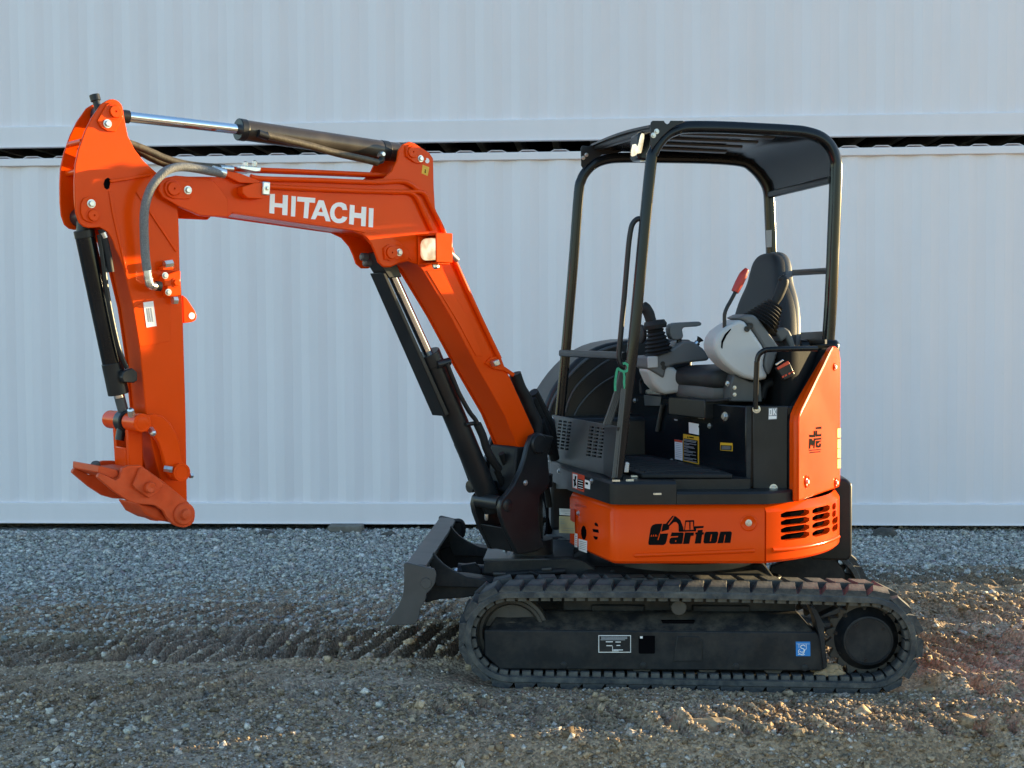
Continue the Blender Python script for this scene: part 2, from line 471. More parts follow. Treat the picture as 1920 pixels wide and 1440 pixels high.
def strip(X, Y, yc, half, x0, x1, slant, pitch, depth, amp, sharp=1.0, fade=.25):
    """prints of a cleated rubber track; yc may depend on X"""
    d = np.abs(Y - yc); jit = .05 * vnoise(X * 3.1, Y * 3.1, 3)
    m = (1 - sstep(half - .05, half + .05, d + jit)) * sstep(x0, x0 + fade, X) * (1 - sstep(x1 - fade, x1, X))
    ph = (X + slant * (Y - yc) + .02 * vnoise(X * 6, Y * 6, 2)) / pitch
    saw = ph - np.floor(ph)
    rid = np.where(saw < .55, sstep(0, .35, saw), 1 - sstep(.55, .8, saw))
    brk = .55 + .45 * sstep(-.12, .12, fbm(X, Y, 2.6, 3, 5))
    edge = np.exp(-((d - half - .05) / .05) ** 2) * sstep(x0, x0 + fade, X) * (1 - sstep(x1 - fade, x1, X))
    return m, m * (-depth + amp * rid * brk) + edge * depth * .6

def ruts(X, Y):
    t = 0
    for yc, half, x0, x1, sl, pi_, dp, am in (
            (7.12 - .10 * np.maximum(0, -X - 1.2), .33, -3.6, .1, -.25, .112, .060, .100), (7.95 + .05 * X, .34, -3.8, -.2, -.5, .125, .018, .052),
            (6.15 - .05 * X, .26, -3.6, -.5, -.55, .13, .016, .048), (6.95 - .10 * (X - 1.8), .42, 1.85, 4.3, .55, .165, .040, .095),
            (7.85 - .05 * (X - 1.8), .36, 1.75, 4.3, .45, .15, .035, .080), (6.30 - .08 * (X - 1.8), .10, 1.7, 4.2, .2, .21, .020, .085),
            (8.9 - .02 * X, .30, 1.6, 4.2, .35, .17, .05, .060), (5.92 - .06 * X, .15, -.6, 2.6, .7, .13, .02, .065), (5.62 - .04 * X, .09, .4, 2.4, .3, .13, .03, .105)):
        t = t + strip(X, Y, yc, half, x0, x1, sl, pi_, dp, am)[1]
    return t
def ground_h(X, Y):
    g = sstep(8.2, 9.6, Y + .9 * fbm(X, Y, .7, 3, 1) + .12 * np.maximum(X, 0) * -1)      # 1 on clean gravel by the wall
    h = .045 * fbm(X, Y, .8, 3, 0) * (1 - .5 * g) + .016 * fbm(X, Y, 5.0, 4, 2) * (1 - .6 * g) + .010 * fbm(X, Y, 22.0, 3, 4)
    lit = sstep(.9, 1.9, X)
    clump = np.maximum(0, fbm(X, Y, 9.0, 4, 6) - .06)
    h = h + (.25 + .75 * lit) * (1 - g) * (.014 * fbm(X, Y, 6.0, 4, 6) + 0.035 * clump + .020 * np.abs(fbm(X, Y, 18.0, 3, 1)))
    h = h + ruts(X, Y)
    # loose berm along the foreground, falling away towards the viewer
    cr = 5.44 + .05 * fbm(X, Y * 0, 1.3, 3, 2) + .0 * X
    bm_ = sstep(-1.4, .3, X)
    h = h + bm_ * (.040 * np.exp(-((Y - cr - .06) / .12) ** 2) - .16 * (1 - sstep(cr - .32, cr + .02, Y)))
    h = h + .028 * sstep(10.2, 10.75, Y)
    # trench filled by the near and far belts
    for yc in (6.45, 7.70):
        yy = yc - (X - .8) * math.tan(R(3))
        m = (1 - sstep(.15, .22, np.abs(Y - yy))) * sstep(-.28, -.12, X) * (1 - sstep(1.72, 1.92, X))
        h = h * (1 - m) - (.014 + .012 * sstep(-.2, 1.8, X)) * m
        dd = np.abs(Y - yy) - .19
        h = h + (1 - m) * sstep(-.4, -.2, X) * (1 - sstep(1.7, 1.95, X)) * np.exp(-(dd / .06) ** 2) * (-.010 + .05 * np.maximum(0, fbm(X, Y, 6.0, 3, 2)))
    return h, g

NX, NY = 720, 540
gx = np.linspace(-4.7, 4.9, NX); gy = np.linspace(4.5, 11.6, NY)
GX, GY = np.meshgrid(gx, gy)
GH, GG = ground_h(GX, GY)
edge = np.minimum.reduce([sstep(-4.7, -4.4, GX), 1 - sstep(4.6, 4.9, GX), sstep(4.5, 4.7, GY), 1 - sstep(11.3, 11.6, GY)])
GH = GH * edge + (1 - edge) * -.03
def tint(X, Y, G, H):
    brown = np.stack([.35 + 0 * X, .252 + 0 * X, .165 + 0 * X], -1); dark_soil = np.array([.17, .125, .080]); grey = np.array([.19, .185, .175]); dry = np.array([.45, .345, .25])
    n = fbm(X, Y, 1.4, 4, 3)
    c = brown + (dry - brown) * sstep(-.1, .35, n)[..., None]
    track_band = strip(X, Y, 7.12 - .10 * np.maximum(0, -X - 1.2), .36, -3.7, .1, -.25, .112, .055, .085)[0] * sstep(-.3, .1, fbm(X, Y, 1.9, 3, 5)) + .6 * strip(X, Y, 8.9 - .02 * X, .30, 1.6, 4.2, .35, .17, .05, .06)[0]
    c = c + (dark_soil - c) * np.clip(.8 * track_band, 0, 1)[..., None]      # darker brown along the bands of track prints
    lft = 1 - sstep(-1.0, .9, X)
    mixg = np.clip(.45 * lft * sstep(-.25, .3, fbm(X, Y, 2.3, 3, 6)) + .2 * lft, 0, 1)
    c = c + (np.array([.36, .285, .225]) - c) * mixg[..., None]
    c = c + (grey - c) * np.clip(G, 0, 1)[..., None]  # gravel bed coloured darker than its stones, painting shade into the gaps
    return c
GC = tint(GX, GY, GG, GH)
def grid_mesh(name, V, quads, col, mat):
    me = bpy.data.meshes.new(name)
    me.vertices.add(len(V)); me.vertices.foreach_set('co', V.astype(np.float32).ravel())
    k = quads.shape[1]
    me.loops.add(quads.size); me.loops.foreach_set('vertex_index', quads.astype(np.int32).ravel())
    me.polygons.add(len(quads)); me.polygons.foreach_set('loop_start', np.arange(0, quads.size, k, dtype=np.int32))
    me.update(calc_edges=True)
    at = me.color_attributes.new('tint', 'FLOAT_COLOR', 'POINT')
    at.data.foreach_set('color', np.concatenate([col, np.ones((len(col), 1))], 1).astype(np.float32).ravel())
    me.materials.append(mat)
    return me
idx = np.arange(NX * NY).reshape(NY, NX)
quads = np.stack([idx[:-1, :-1], idx[:-1, 1:], idx[1:, 1:], idx[1:, :-1]], -1).reshape(-1, 4)
# one sheet: the detailed yard and a skirt running out to the horizon
rim = np.concatenate([idx[0, :], idx[1:, -1], idx[-1, -2::-1], idx[-2:0:-1, 0]])
V = np.stack([GX, GY, GH], -1).reshape(-1, 3)
far = V[rim].copy(); cx_, cy_ = .1, 8.0
dirs = far[:, :2] - np.array([cx_, cy_]); dirs /= np.linalg.norm(dirs, axis=1, keepdims=True)
far[:, :2] = np.array([cx_, cy_]) + dirs * 900.0; far[:, 2] = -.03
n0 = len(V); m0 = len(rim)
fq = np.stack([rim, np.roll(rim, -1), n0 + (np.arange(m0) + 1) % m0, n0 + np.arange(m0)], -1)[:, ::-1]
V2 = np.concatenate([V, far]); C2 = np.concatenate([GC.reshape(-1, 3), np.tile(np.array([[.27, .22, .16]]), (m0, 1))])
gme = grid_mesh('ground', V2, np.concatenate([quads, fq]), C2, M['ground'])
gme.polygons.foreach_set('use_smooth', [True] * len(gme.polygons))
ground = bpy.data.objects.new('ground', gme); COL.objects.link(ground); WLOC[ground] = Vector((0, 0, 0))
ground['kind'] = 'structure'; ground['label'] = 'brown rutted dirt yard with grey gravel towards the containers'

# crushed stone
rs = np.random.RandomState(11)
CV = np.array([(-1, -1, -1), (1, -1, -1), (1, 1, -1), (-1, 1, -1), (-1, -1, 1), (1, -1, 1), (1, 1, 1), (-1, 1, 1)]) * .68
CF_ = np.array([(0, 2, 1), (0, 3, 2), (4, 5, 6), (4, 6, 7), (0, 1, 5), (0, 5, 4), (1, 2, 6), (1, 6, 5), (2, 3, 7), (2, 7, 6), (3, 0, 4), (3, 4, 7)])
def stones(name, P, size, col, label, sink=.25):
    n = len(P)
    q = rs.normal(size=(n, 4)); q /= np.linalg.norm(q, axis=1, keepdims=True)
    w, x, y, z = q.T
    Rm = np.stack([np.stack([1 - 2 * (y * y + z * z), 2 * (x * y - z * w), 2 * (x * z + y * w)], -1), np.stack([2 * (x * y + z * w), 1 - 2 * (x * x + z * z), 2 * (y * z - x * w)], -1), np.stack([2 * (x * z - y * w), 2 * (y * z + x * w), 1 - 2 * (x * x + y * y)], -1)], 1)
    sc = size[:, None] * rs.uniform(.55, 1.15, (n, 3))
    v = (CV[None] * (1 + rs.uniform(-.25, .12, (n, 8, 1))) + rs.uniform(-.28, .28, (n, 8, 3))) * sc[:, None, :]
    v = np.einsum('nij,nkj->nki', Rm, v); v[:, :, 2] *= .8
    v += P[:, None, :]; v[:, :, 2] += (size * (.5 - sink))[:, None]
    f = (CF_[None] + (np.arange(n) * 8)[:, None, None]).reshape(-1, 3)
    c = np.repeat(col, 8, axis=0)
    me = grid_mesh(name, v.reshape(-1, 3), f, c, M['stones'])
    o = bpy.data.objects.new(name, me); COL.objects.link(o); WLOC[o] = Vector((0, 0, 0))
    o['kind'] = 'stuff'; o['label'] = label; o['category'] = 'gravel'
    return o
def scatter(n, x0, x1, y0, y1):
    return rs.uniform(x0, x1, n), rs.uniform(y0, y1, n)
X, Y = scatter(135000, -4.5, 4.4, 7.2, 10.98)
h, g = ground_h(X, Y)
left = 1 - sstep(-.6, 1.2, X)
rut = strip(X, Y, 7.12 - .10 * np.maximum(0, -X - 1.2), .33, -3.6, .1, -.25, .112, .045, .062)[0]
keep = rs.rand(len(X)) < np.clip(g * 1.1 + .30 * left, .05, 1) * (1 - .85 * rut)
X, Y, h, g = X[keep], Y[keep], h[keep], g[keep]
sz = np.exp(rs.normal(math.log(.0105), .36, len(X))); shade = rs.uniform(.6, 1.4, len(X))[:, None]
col = np.clip(np.array([.47, .45, .415])[None] * shade + rs.normal(0, .012, (len(X), 3)), .02, .6)
stones('gravel', np.stack([X, Y, h], -1), sz, col, 'loose grey crushed stone spread in front of the containers')
X, Y = scatter(70000, -3.6, 3.2, 4.9, 8.0)
h, g = ground_h(X, Y)
left = 1 - sstep(-1.2, .6, X); clus = sstep(-.08, .3, fbm(X, Y, 1.7, 3, 4))
keep = (rs.rand(len(X)) < (.14 + .7 * left * clus + .25 * left + .12 * clus) * (.35 + .65 * sstep(-.01, .03, ruts(X, Y)))) & ~((np.abs(Y - 6.45 + (X - .8) * .052) < .2) & (X > -.3) & (X < 1.9))
X, Y, h = X[keep], Y[keep], h[keep]
sz = np.exp(rs.normal(math.log(.0062), .48, len(X))); shade = rs.uniform(.5, 1.5, len(X))[:, None]
base = np.where((rs.rand(len(X)) < .35 + .3 * (X < -.3))[:, None], np.array([[.46, .395, .34]]), np.array([[.35, .265, .175]]))
col = np.clip(base * shade, .02, .6)
stones('scattered_stones', np.stack([X, Y, h], -1), sz, col, 'pale stones and crumbs of dirt scattered over the rutted yard', sink=.3)

X, Y = scatter(80000, -.9, 3.6, 4.9, 8.9)
h, g = ground_h(X, Y)
cl = sstep(-.05, .22, fbm(X, Y, 5.0, 4, 6)) * .8 + .14
cl = cl * (.25 + .75 * sstep(-.015, .035, ruts(X, Y))) * (.35 + .65 * sstep(.2, 1.6, X)) * (1 - .8 * sstep(8.0, 8.6, Y))
keep = (rs.rand(len(X)) < cl) & ~((np.abs(Y - 6.45 + (X - .8) * .052) < .16) & (X > -.3) & (X < 1.92)) & ~((np.abs(Y - 7.70 + (X - .8) * .052) < .16) & (X > -.3) & (X < 1.92))
X, Y, h = X[keep], Y[keep], h[keep]
sz = np.exp(rs.normal(math.log(.0072), .5, len(X))); shade = rs.uniform(.65, 1.35, len(X))[:, None]
col = np.clip(np.array([[.37, .272, .175]]) * shade, .02, .6)
stones('dirt_crumbs', np.stack([X, Y, h], -1), sz, col, 'crumbled brown soil churned up around and behind the tracks', sink=.3)['category'] = 'soil'

X, Y = scatter(46000, -2.3, 2.5, 5.0, 6.3)
h, g = ground_h(X, Y)
keep = (rs.rand(len(X)) < .35 + .65 * sstep(-.2, .25, fbm(X, Y, 3.1, 3, 7))) & ~((np.abs(Y - 6.45 + (X - .8) * .052) < .16) & (X > -.3) & (X < 1.92))
X, Y, h = X[keep], Y[keep], h[keep]
sz = np.exp(rs.normal(math.log(.0052), .5, len(X))); shade = rs.uniform(.5, 1.45, len(X))[:, None]
base = np.where((rs.rand(len(X)) < .3)[:, None], np.array([[.44, .39, .34]]), np.array([[.36, .268, .178]]))
stones('fine_grit', np.stack([X, Y, h], -1), sz, np.clip(base * shade, .02, .6), 'fine grit and small stones over the nearest strip of dirt', sink=.3)

# single rocks and a board end at the foot of the container
def lump(name, c, sx, sy, sz_, mat, seed, parent=None, sub=3):
    bm = bmesh.new(); bmesh.ops.create_icosphere(bm, subdivisions=sub, radius=1)
    rr = np.random.RandomState(seed); o3 = rr.rand(3) * 50
    co = np.array([v.co[:] for v in bm.verts])
    d = 1 + .5 * (vnoise(co[:, 0] * 1.6 + o3[0], co[:, 1] * 1.6 + co[:, 2] * 1.3 + o3[1], seed) + .5 * vnoise(co[:, 0] * 4 + o3[2], co[:, 1] * 4 + co[:, 2] * 3, seed + 1) + .3 * vnoise(co[:, 2] * 9 + o3[0], co[:, 0] * 9 + co[:, 1] * 5, seed + 2))
    for v, k in zip(bm.verts, d):
        v.co = Vector((v.co.x * k * sx, v.co.y * k * sy, max(-.35, v.co.z) * k * sz_))
    me = bpy.data.meshes.new(name); bm.to_mesh(me); bm.free(); me.materials.append(M[mat])
    o = bpy.data.objects.new(name, me); link(o, parent, Vector(c)); return o
def ground_z(x, y):
    a, _ = ground_h(np.array([x]), np.array([y])); return float(a[0])
def on_ground(p, y):
    q = deep(p, y); return Vector((q.x, y, ground_z(q.x, y)))
tag(lump('rock', on_ground((1660, 995), 10.55), .105, .07, .06, 'rock', 3), 'dark rounded rock against the container foot right of the excavator', 'rock', 'rocks at the container foot')
tag(lump('rock', on_ground((494, 992), 10.7), .075, .06, .035, 'rock', 5), 'small dark rock under the container, right of the arm end', 'rock', 'rocks at the container foot')
tag(lump('rock', on_ground((730, 988), 10.7), .06, .05, .035, 'rock', 9), 'small dark rock under the container, left of the dozer blade', 'rock', 'rocks at the container foot')
bd = on_ground((646, 986), 10.72)
tag(MB().box(WF, bd.x - .13, bd.x + .13, -.2, -.05, bd.z, bd.z + .06).build('timber_block', 'timber', None, bev=.008), 'short weathered timber block lying against the container foot', 'timber')
k = 0
for (p, y, s, lab) in (((1330, 1376), 5.62, .16, 'long sunlit dirt clod in the foreground below the track'), ((1560, 1312), 6.10, .06, 'crumbly dirt clod under the rear end of the near track'),
                       ((1740, 1310), 6.35, .075, 'sunlit dirt clod behind the near track'), ((1480, 1360), 5.72, .05, 'small dirt clod on the foreground berm below the drive sprocket')):
    q = on_ground(p, y); k += 1
    tag(lump('dirt_clod', q, s * 1.0, s * .35, s * .32, 'dirt', 20 + k), lab, 'clod', 'loose dirt clods around the near track')

# ================================================================== EXCAVATOR
EX = empty('mini_excavator', (0.85, 7.07, 0))
tag(EX, 'orange and black compact crawler excavator with open canopy, parked in front of the containers', 'excavator')

# ---------------------------------------------------------------- tracks
ZC = .222; RF_ = .212; ZR = .206
uF = TF.uz((957, 1201))[0]; uR_ = TF.uz((1632, 1209))[0]
def loop_path(r):
    pts = []; nS = 40
    for i in range(nS): t = i / nS; pts.append((uF + (uR_ - uF) * t, ZC + (ZR - ZC) * t + r + .010 * math.sin(math.pi * t)))
    for i in range(24): a = math.pi / 2 - math.pi * i / 24; pts.append((uR_ + r * math.cos(a), ZR + r * math.sin(a)))
    for i in range(nS): t = i / nS; pts.append((uR_ + (uF - uR_) * t, ZR + (ZC - ZR) * t - r))
    for i in range(24): a = -math.pi / 2 - math.pi * i / 24; pts.append((uF + r * math.cos(a), ZC + r * math.sin(a)))
    return [Vector((p[0], 0, p[1])) for p in pts]
PATH = loop_path(RF_)
def path_at(path, s):
    n = len(path); L = [(path[(i + 1) % n] - path[i]).length for i in range(n)]; tot = sum(L); s %= tot; i = 0
    while s > L[i]: s -= L[i]; i += 1
    d = (path[(i + 1) % n] - path[i]).normalized(); return path[i] + d * s, d, tot
def lug_mesh(flip):
    # local: X along travel, Y across (away), Z out of the belt
    w = .135; h = .031
    if not flip:
        b = [(-.054, 0), (.046, 0), (.062, w), (-.036, w)]; t = [(-.034, 0), (.041, 0), (.056, w), (-.008, w)]
    else:
        b = [(-.036, 0), (.062, 0), (.046, w), (-.054, w)]; t = [(-.012, 0), (.056, 0), (.041, w), (-.034, w)]
    mb = MB(); zt = [h * .82, h * .82, h, h] if not flip else [h, h, h * .82, h * .82]
    mb.add([(x, y, -.004) for x, y in b] + [(x, y, z) for (x, y), z in zip(t, zt)], [(0, 1, 2, 3), (4, 5, 6, 7), (0, 1, 5, 4), (1, 2, 6, 5), (2, 3, 7, 6), (3, 0, 4, 7)])
    me, c = mb.mesh('lug', 0); me.transform(Matrix.Translation(c)); me.materials.append(M['rubber']); return me
LUG_A = lug_mesh(False); LUG_B = lug_mesh(True)
def cleat_mesh():
    mb = MB(); mb.add([(x, y, z) for z in (-.020, .002) for x, y in ((-.020, 0), (.020, 0), (.020, .075), (-.020, .075))], [(3, 2, 1, 0), (4, 5, 6, 7), (0, 1, 5, 4), (1, 2, 6, 5), (2, 3, 7, 6), (3, 0, 4, 7)])
    me, c = mb.mesh('inner_cleat', 0); me.transform(Matrix.Translation(c)); me.materials.append(M['rubber']); return me
CLEAT = cleat_mesh()
def place_on_path(me, name, parent, s, w, path):
    p, d, tot = path_at(path, s)
    n = Vector((-d.z, 0, d.x))                      # outward (path runs clockwise seen from the viewer)
    Xv = TF.U * d.x + Vector((0, 0, d.z)); Zv = TF.U * n.x + Vector((0, 0, n.z)); Yv = TF.L
    if Xv.cross(Yv).dot(Zv) < 0: Xv = -Xv
    o = bpy.data.objects.new(name, me); COL.objects.link(o); o.parent = parent
    mt = Matrix((Xv, Yv, Zv)).transposed()
    pos = TF.pt(p.x, w, p.z)
    k1 = random.uniform(.96, 1.04); k2 = random.uniform(.9, 1.04)
    o.matrix_local = Matrix.Translation(pos - WLOC[parent]) @ mt.to_4x4() @ Matrix.Diagonal((k1, 1, k2 if name == 'lug' else 1, 1))
    WLOC[o] = pos
def track(w0, near):
    mb = MB(); inner = loop_path(RF_ - .030)
    # belt: outer and inner loop, with a rounded near shoulder
    rings = []
    for po, pi in zip(PATH, inner):
        d = po - pi
        sec = [(po - d * .25, 0.0), (po, .008), (po, .292), (po - d * .25, .30), (pi, .30), (pi, 0.0)]
        rings.append([TF.pt(q.x, w0 + w, q.z) for q, w in sec])
    mb.rings(rings, loop=True)
    belt = mb.build('rubber_track', 'rubber', EX, smooth=40)
    _, _, tot = path_at(PATH, 0); n = 44; pitch = tot / n
    for i in range(n):
        place_on_path(LUG_A, 'lug', belt, i * pitch, w0 + .005, PATH)
        place_on_path(LUG_B, 'lug', belt, (i + .5) * pitch, w0 + .160, PATH)
    if near:
        _, _, ti = path_at(inner, 0); m = 82
        for i in range(m):
            place_on_path(CLEAT, 'inner_cleat', belt, i * ti / m, w0 + .028, inner)
            place_on_path(CLEAT, 'inner_cleat', belt, i * ti / m, w0 + .197, inner)
    return belt
track(0.0, True); track(1.25, False)

def undercarriage_side(w0, sg):
    """sg=1: near side (outer face towards the viewer); -1: far side"""
    def W(a): return w0 + a if sg > 0 else w0 + .30 - a
    out = [(908, 1181), (1531, 1185), (1546, 1206), (1551, 1249), (1541, 1258), (937, 1255), (908, 1229)]
    uz = [TF.uz(p, .05) for p in out]
    mb = MB(); mb.prism_uz(TF, uz, *sorted((W(.05), W(.25))))
    fr = mb.build('track_frame', 'frame', EX, bev=.006)
    # sloping top plate up to the ridge
    ridge = [TF.uz(p, .05) for p in ((932, 1158), (1490, 1157))]
    a0, a1 = TF.uz((912, 1180), .05), TF.uz((1530, 1184), .05)
    zt = .375
    mb = MB()
    q = [TF.pt(a0[0] + .01, W(.055), a0[1] - .004), TF.pt(a1[0] - .01, W(.055), a1[1] - .004), TF.pt(a1[0] - .06, W(.16), a1[1] + .055), TF.pt(a0[0] + .05, W(.16), a0[1] + .055), TF.pt(a1[0] - .06, W(.245), a1[1] + .055), TF.pt(a0[0] + .05, W(.245), a0[1] + .055), TF.pt(a0[0] + .01, W(.245), a0[1] - .004), TF.pt(a1[0] - .01, W(.245), a1[1] - .004)]
    mb.add(q, [(0, 1, 2, 3), (3, 2, 4, 5), (0, 3, 5, 6), (1, 7, 4, 2), (6, 5, 4, 7), (0, 6, 7, 1)])
    mb.build('top_plate', 'frame_dusty', fr, bev=.004)
    if sg > 0:
        # rounded pads on the slope, adjuster slot, embossed access cover, bolt bosses, rear stop plate
        MB().lathe(TF.pt(TF.uz((1272, 1150), .12)[0], .08, .345), TF.L, [(.0, 0), (.034, 0), (.036, .006), (.036, .12), (.0, .12)], 24).build('carrier_roller', 'steel', EX, bev=.003)
        MB().prism(TF, [(1240, 1164), (1303, 1164), (1300, 1170), (1243, 1170)], .10, .14, None, .10).build('roller_slot', 'void', fr)
        MB().prism(TF, [(1270, 1193), (1310, 1193), (1317, 1200), (1317, 1240), (1262, 1240)], .046, .052).build('access_cover', 'frame', fr, bev=.004)
        for p in ((1057, 1247), (1206, 1248), (1380, 1250), (1509, 1252)):
            c = TF.at(p, .05)
            MB().lathe(c, -TF.L, [(.016, -.01), (.016, .004), (.008, .007), (0, .007)], 16).build('bolt_boss', 'frame', fr)
        MB().prism(TF, [(1518, 1135), (1530, 1142), (1545, 1170), (1547, 1205), (1551, 1250), (1544, 1256), (1538, 1200), (1530, 1165)], .03, .20).build('mud_guard', 'frame', fr, bev=.002)
        MB().prism(TF, [(1535, 1157), (1570, 1141), (1572, 1137), (1576, 1139), (1576, 1149), (1540, 1160)], .07, .15).build('scraper', 'frame', fr, bev=.003)
        # plates and prints on the frame face
        def dec(name, pts, w, mat, crop=None, parent=fr, t=.0015):
            return MB().prism(TF, pts, w - t, w, crop, w).build(name, mat, parent, smooth=0)
        dec('instruction_plate', [(1122, 1191), (1183, 1191), (1183, 1223.5), (1122, 1223.5)], .0495, 'white')
        dec('plate_field', [(1123.5, 1192.4), (1181.6, 1192.4), (1181.6, 1222), (1123.5, 1222)], .0478, 'frame')
        for (x0, x1, y) in ((1127, 1176, 1194.5), (1127, 1176, 1197.0), (1126, 1172, 1199.5), (1136, 1149, 1203.2), (1154, 1164, 1203.6), (1137, 1148, 1210.5), (1156, 1163, 1210), (1150, 1168, 1218.5)):
            dec('plate_line', [(x0, y - .7), (x1, y - .7), (x1, y + .8), (x0, y + .8)], .0462, 'print_grey' if y < 1201 else 'white')
        dec('plate_diagram', [(1148, 1212), (1149, 1212), (1149, 1220), (1160, 1220), (1160, 1221), (1148, 1221)], .0460, 'white')
        dec('inspection_hole', [(1199, 1192), (1227, 1192), (1228, 1193), (1228, 1224), (1226, 1225.5), (1199, 1225.5), (1197.5, 1223), (1197.5, 1193)], .0492, 'void')
        dec('hole_mark', [(1200, 1193), (1205, 1193), (1205, 1197), (1200, 1197)], .0476, 'white')
        dec('service_sticker', [(1492, 1203), (1519, 1203), (1519.5, 1230), (1492.5, 1230)], .0493, 'print_blue')
        sw = .0475
        def st(pts, nm='sticker_mark'): dec(nm, pts, sw, 'white')
        # entwined S and Q under a hanging line
        S_ = [(1510, 1212), (1507, 1209.6), (1502.5, 1210.4), (1501.2, 1213), (1503, 1215.6), (1507, 1217), (1508.6, 1219.6), (1506.5, 1222.4), (1502, 1222.6), (1499.5, 1220.4)]
        Q_ = [(1500, 1217), (1497.6, 1219.5), (1497.2, 1223), (1499.6, 1226), (1503.5, 1226.6), (1507, 1224.6), (1508, 1221.6), (1507, 1218.6)]
        for ln, r_ in ((S_, .0021), (Q_, .0018), ([(1496, 1227.6), (1500, 1226.6), (1504, 1228.2), (1509, 1226.8)], .0016), ([(1498, 1207.5), (1498, 1215)], .0011), ([(1511.5, 1207.5), (1512, 1215), (1510, 1219)], .0011), ([(1493.5, 1207.3), (1518, 1207.3)], .0007)):
            MB().tube(smooth_line([TF.at(p, .0478) for p in ln], 4), r_, 6).build('sticker_mark', 'white', fr)
    else:
        MB().prism_uz(TF, [(uR_ - .30, .2), (uR_ - .28, .33), (uR_ - .10, .40), (uR_ + .06, .385), (uR_ + .12, .3), (uR_ + .1, .12)], w0 + .02, w0 + .07).build('motor_guard', 'frame', EX, bev=.006)
    # idler wheel
    c = TF.pt(uF, W(.15), ZC)
    MB().lathe(TF.pt(uF, min(W(.10), W(.20)), ZC), TF.L, [(.03, .0), (.052, 0), (.058, .03), (.122, .036), (.136, .004), (.150, .002), (.152, .012), (.168, .014), (.172, .03), (.172, .07), (.168, .086), (.150, .088), (.136, .096), (.122, .064), (.058, .07), (.052, .1), (.03, .1)], 44).build('idler_wheel', 'steel', EX)
    # sprocket
    n = 19; poly = []
    for i in range(n):
        for f, r in ((-.34, .162), (-.12, .182), (.12, .182), (.34, .162), (.5, .152)):
            a = 2 * math.pi * (i + f) / n; poly.append((uR_ + r * math.cos(a), ZR - .005 + r * math.sin(a)))
    sp = MB().prism_uz(TF, poly, *sorted((W(.125), W(.16)))).build('drive_sprocket', 'steel', EX, bev=.003)
    ax = -TF.L * sg; c0 = TF.pt(uR_ + .005, W(.13), ZR - .005)
    MB().lathe(c0, ax, [(.0, -.1), (.148, -.1), (.148, .0), (.142, .012), (.122, .03), (.116, .055), (.112, .062), (.104, .064), (.102, .060), (.0, .060)], 44).build('hub_cover', 'frame', sp)
    if sg > 0:
        for a_ in (40, 128, 262):
            b_ = TF.pt(uR_ + .005 + .088 * math.cos(R(a_)), W(.13) - .060, ZR - .005 + .088 * math.sin(R(a_)))
            bolt(sp, b_, TF.a, .006, BOLT_K)
        for i in range(9):
            a_ = 2 * math.pi * (i + .3) / 9
            bolt(sp, TF.pt(uR_ + .133 * math.cos(a_), W(.13) - .010, ZR + .133 * math.sin(a_)), TF.a, .009, BOLT_K)
    # bottom rollers
    for k in range(4):
        u = uF + .30 + k * .30
        MB().lathe(TF.pt(u, W(.15) - .075, .088), TF.L, [(.02, 0), (.05, 0), (.05, .03), (.038, .034), (.038, .116), (.05, .12), (.05, .15), (.02, .15)], 20).build('track_roller', 'steel', EX)
undercarriage_side(0.0, 1); undercarriage_side(1.25, -1)
# packed dirt in front of the sprocket, stuck to the machine's frame
tag(lump('dirt_clod', TF.at((1553, 1258), .10), .075, .05, .035, 'dirt', 41), 'crumbled dirt heaped between track frame and drive sprocket', 'clod', 'loose dirt clods around the near track')

# ---------------------------------------------------------------- middle frame, slewing ring, blade
mid = MB(); uA = TF.uz((1070, 1080), .5)[0]; uB = TF.uz((1425, 1080), .5)[0]
mid.prism_uz(TF, [(uA, .20), (uB + .1, .20), (uB + .08, .40), (uB - .02, .455), (uA + .08, .455), (uA, .40)], .36, 1.19)
mid.box(TF, uA + .1, uA + .35, .22, 1.33, .18, .33); mid.box(TF, uB - .35, uB - .08, .22, 1.33, .18, .33)
mid.build('centre_frame', 'frame', EX, bev=.008)
MB().lathe((0.85, 7.07, .44), (0, 0, 1), [(.2, 0), (.36, 0), (.37, .01), (.37, .05), (.34, .055), (.34, .12), (.2, .12)], 48).build('slewing_ring', 'steel', EX)
# tie down ring at the rear of the centre frame
tc_ = TF.at((1432, 1083), .62)
MB().tube([tc_ + TF.U * (.075 * math.cos(a)) + TF.L * (.075 * math.sin(a)) for a in [2 * math.pi * i / 24 for i in range(25)]], .014, 8).build('tie_down_ring', 'frame', EX)
for w_ in (.235, 1.29): MB().box(TF, uF + .24, uR_ - .30, w_, w_ + .02, .14, .398).build('sun_block_web', 'frame', EX)  # closed web added to stop low sun passing through the track gaps
# front extension carrying blade hinge
e0 = TF.uz((906, 1052), .46); e1 = TF.uz((1075, 1050), .46)
MB().prism(TF, [(908, 1052), (1068, 1046), (1095, 1052), (1140, 1085), (1140, 1100), (1060, 1100), (1060, 1075), (905, 1076)], .46, .52).build('hinge_side', 'frame', EX, bev=.004)
MB().box(TF, e0[0], e1[0], .46, 1.06, e0[1], e0[1] + .012).build('hinge_deck', 'charcoal', EX, bev=.003)
MB().box(TF, e0[0], e1[0], 1.0, 1.06, e0[1] - .12, e0[1]).build('hinge_side', 'frame', EX, bev=.004)
for p in ((947, 1043), (985, 1042)):
    q = TF.at(p, .68); q.z = e0[1] + .012
    MB().lathe(q, (0, 0, 1), [(.013, 0), (.013, .012), (0, .013)], 6).build('bolt', 'zinc', EX)
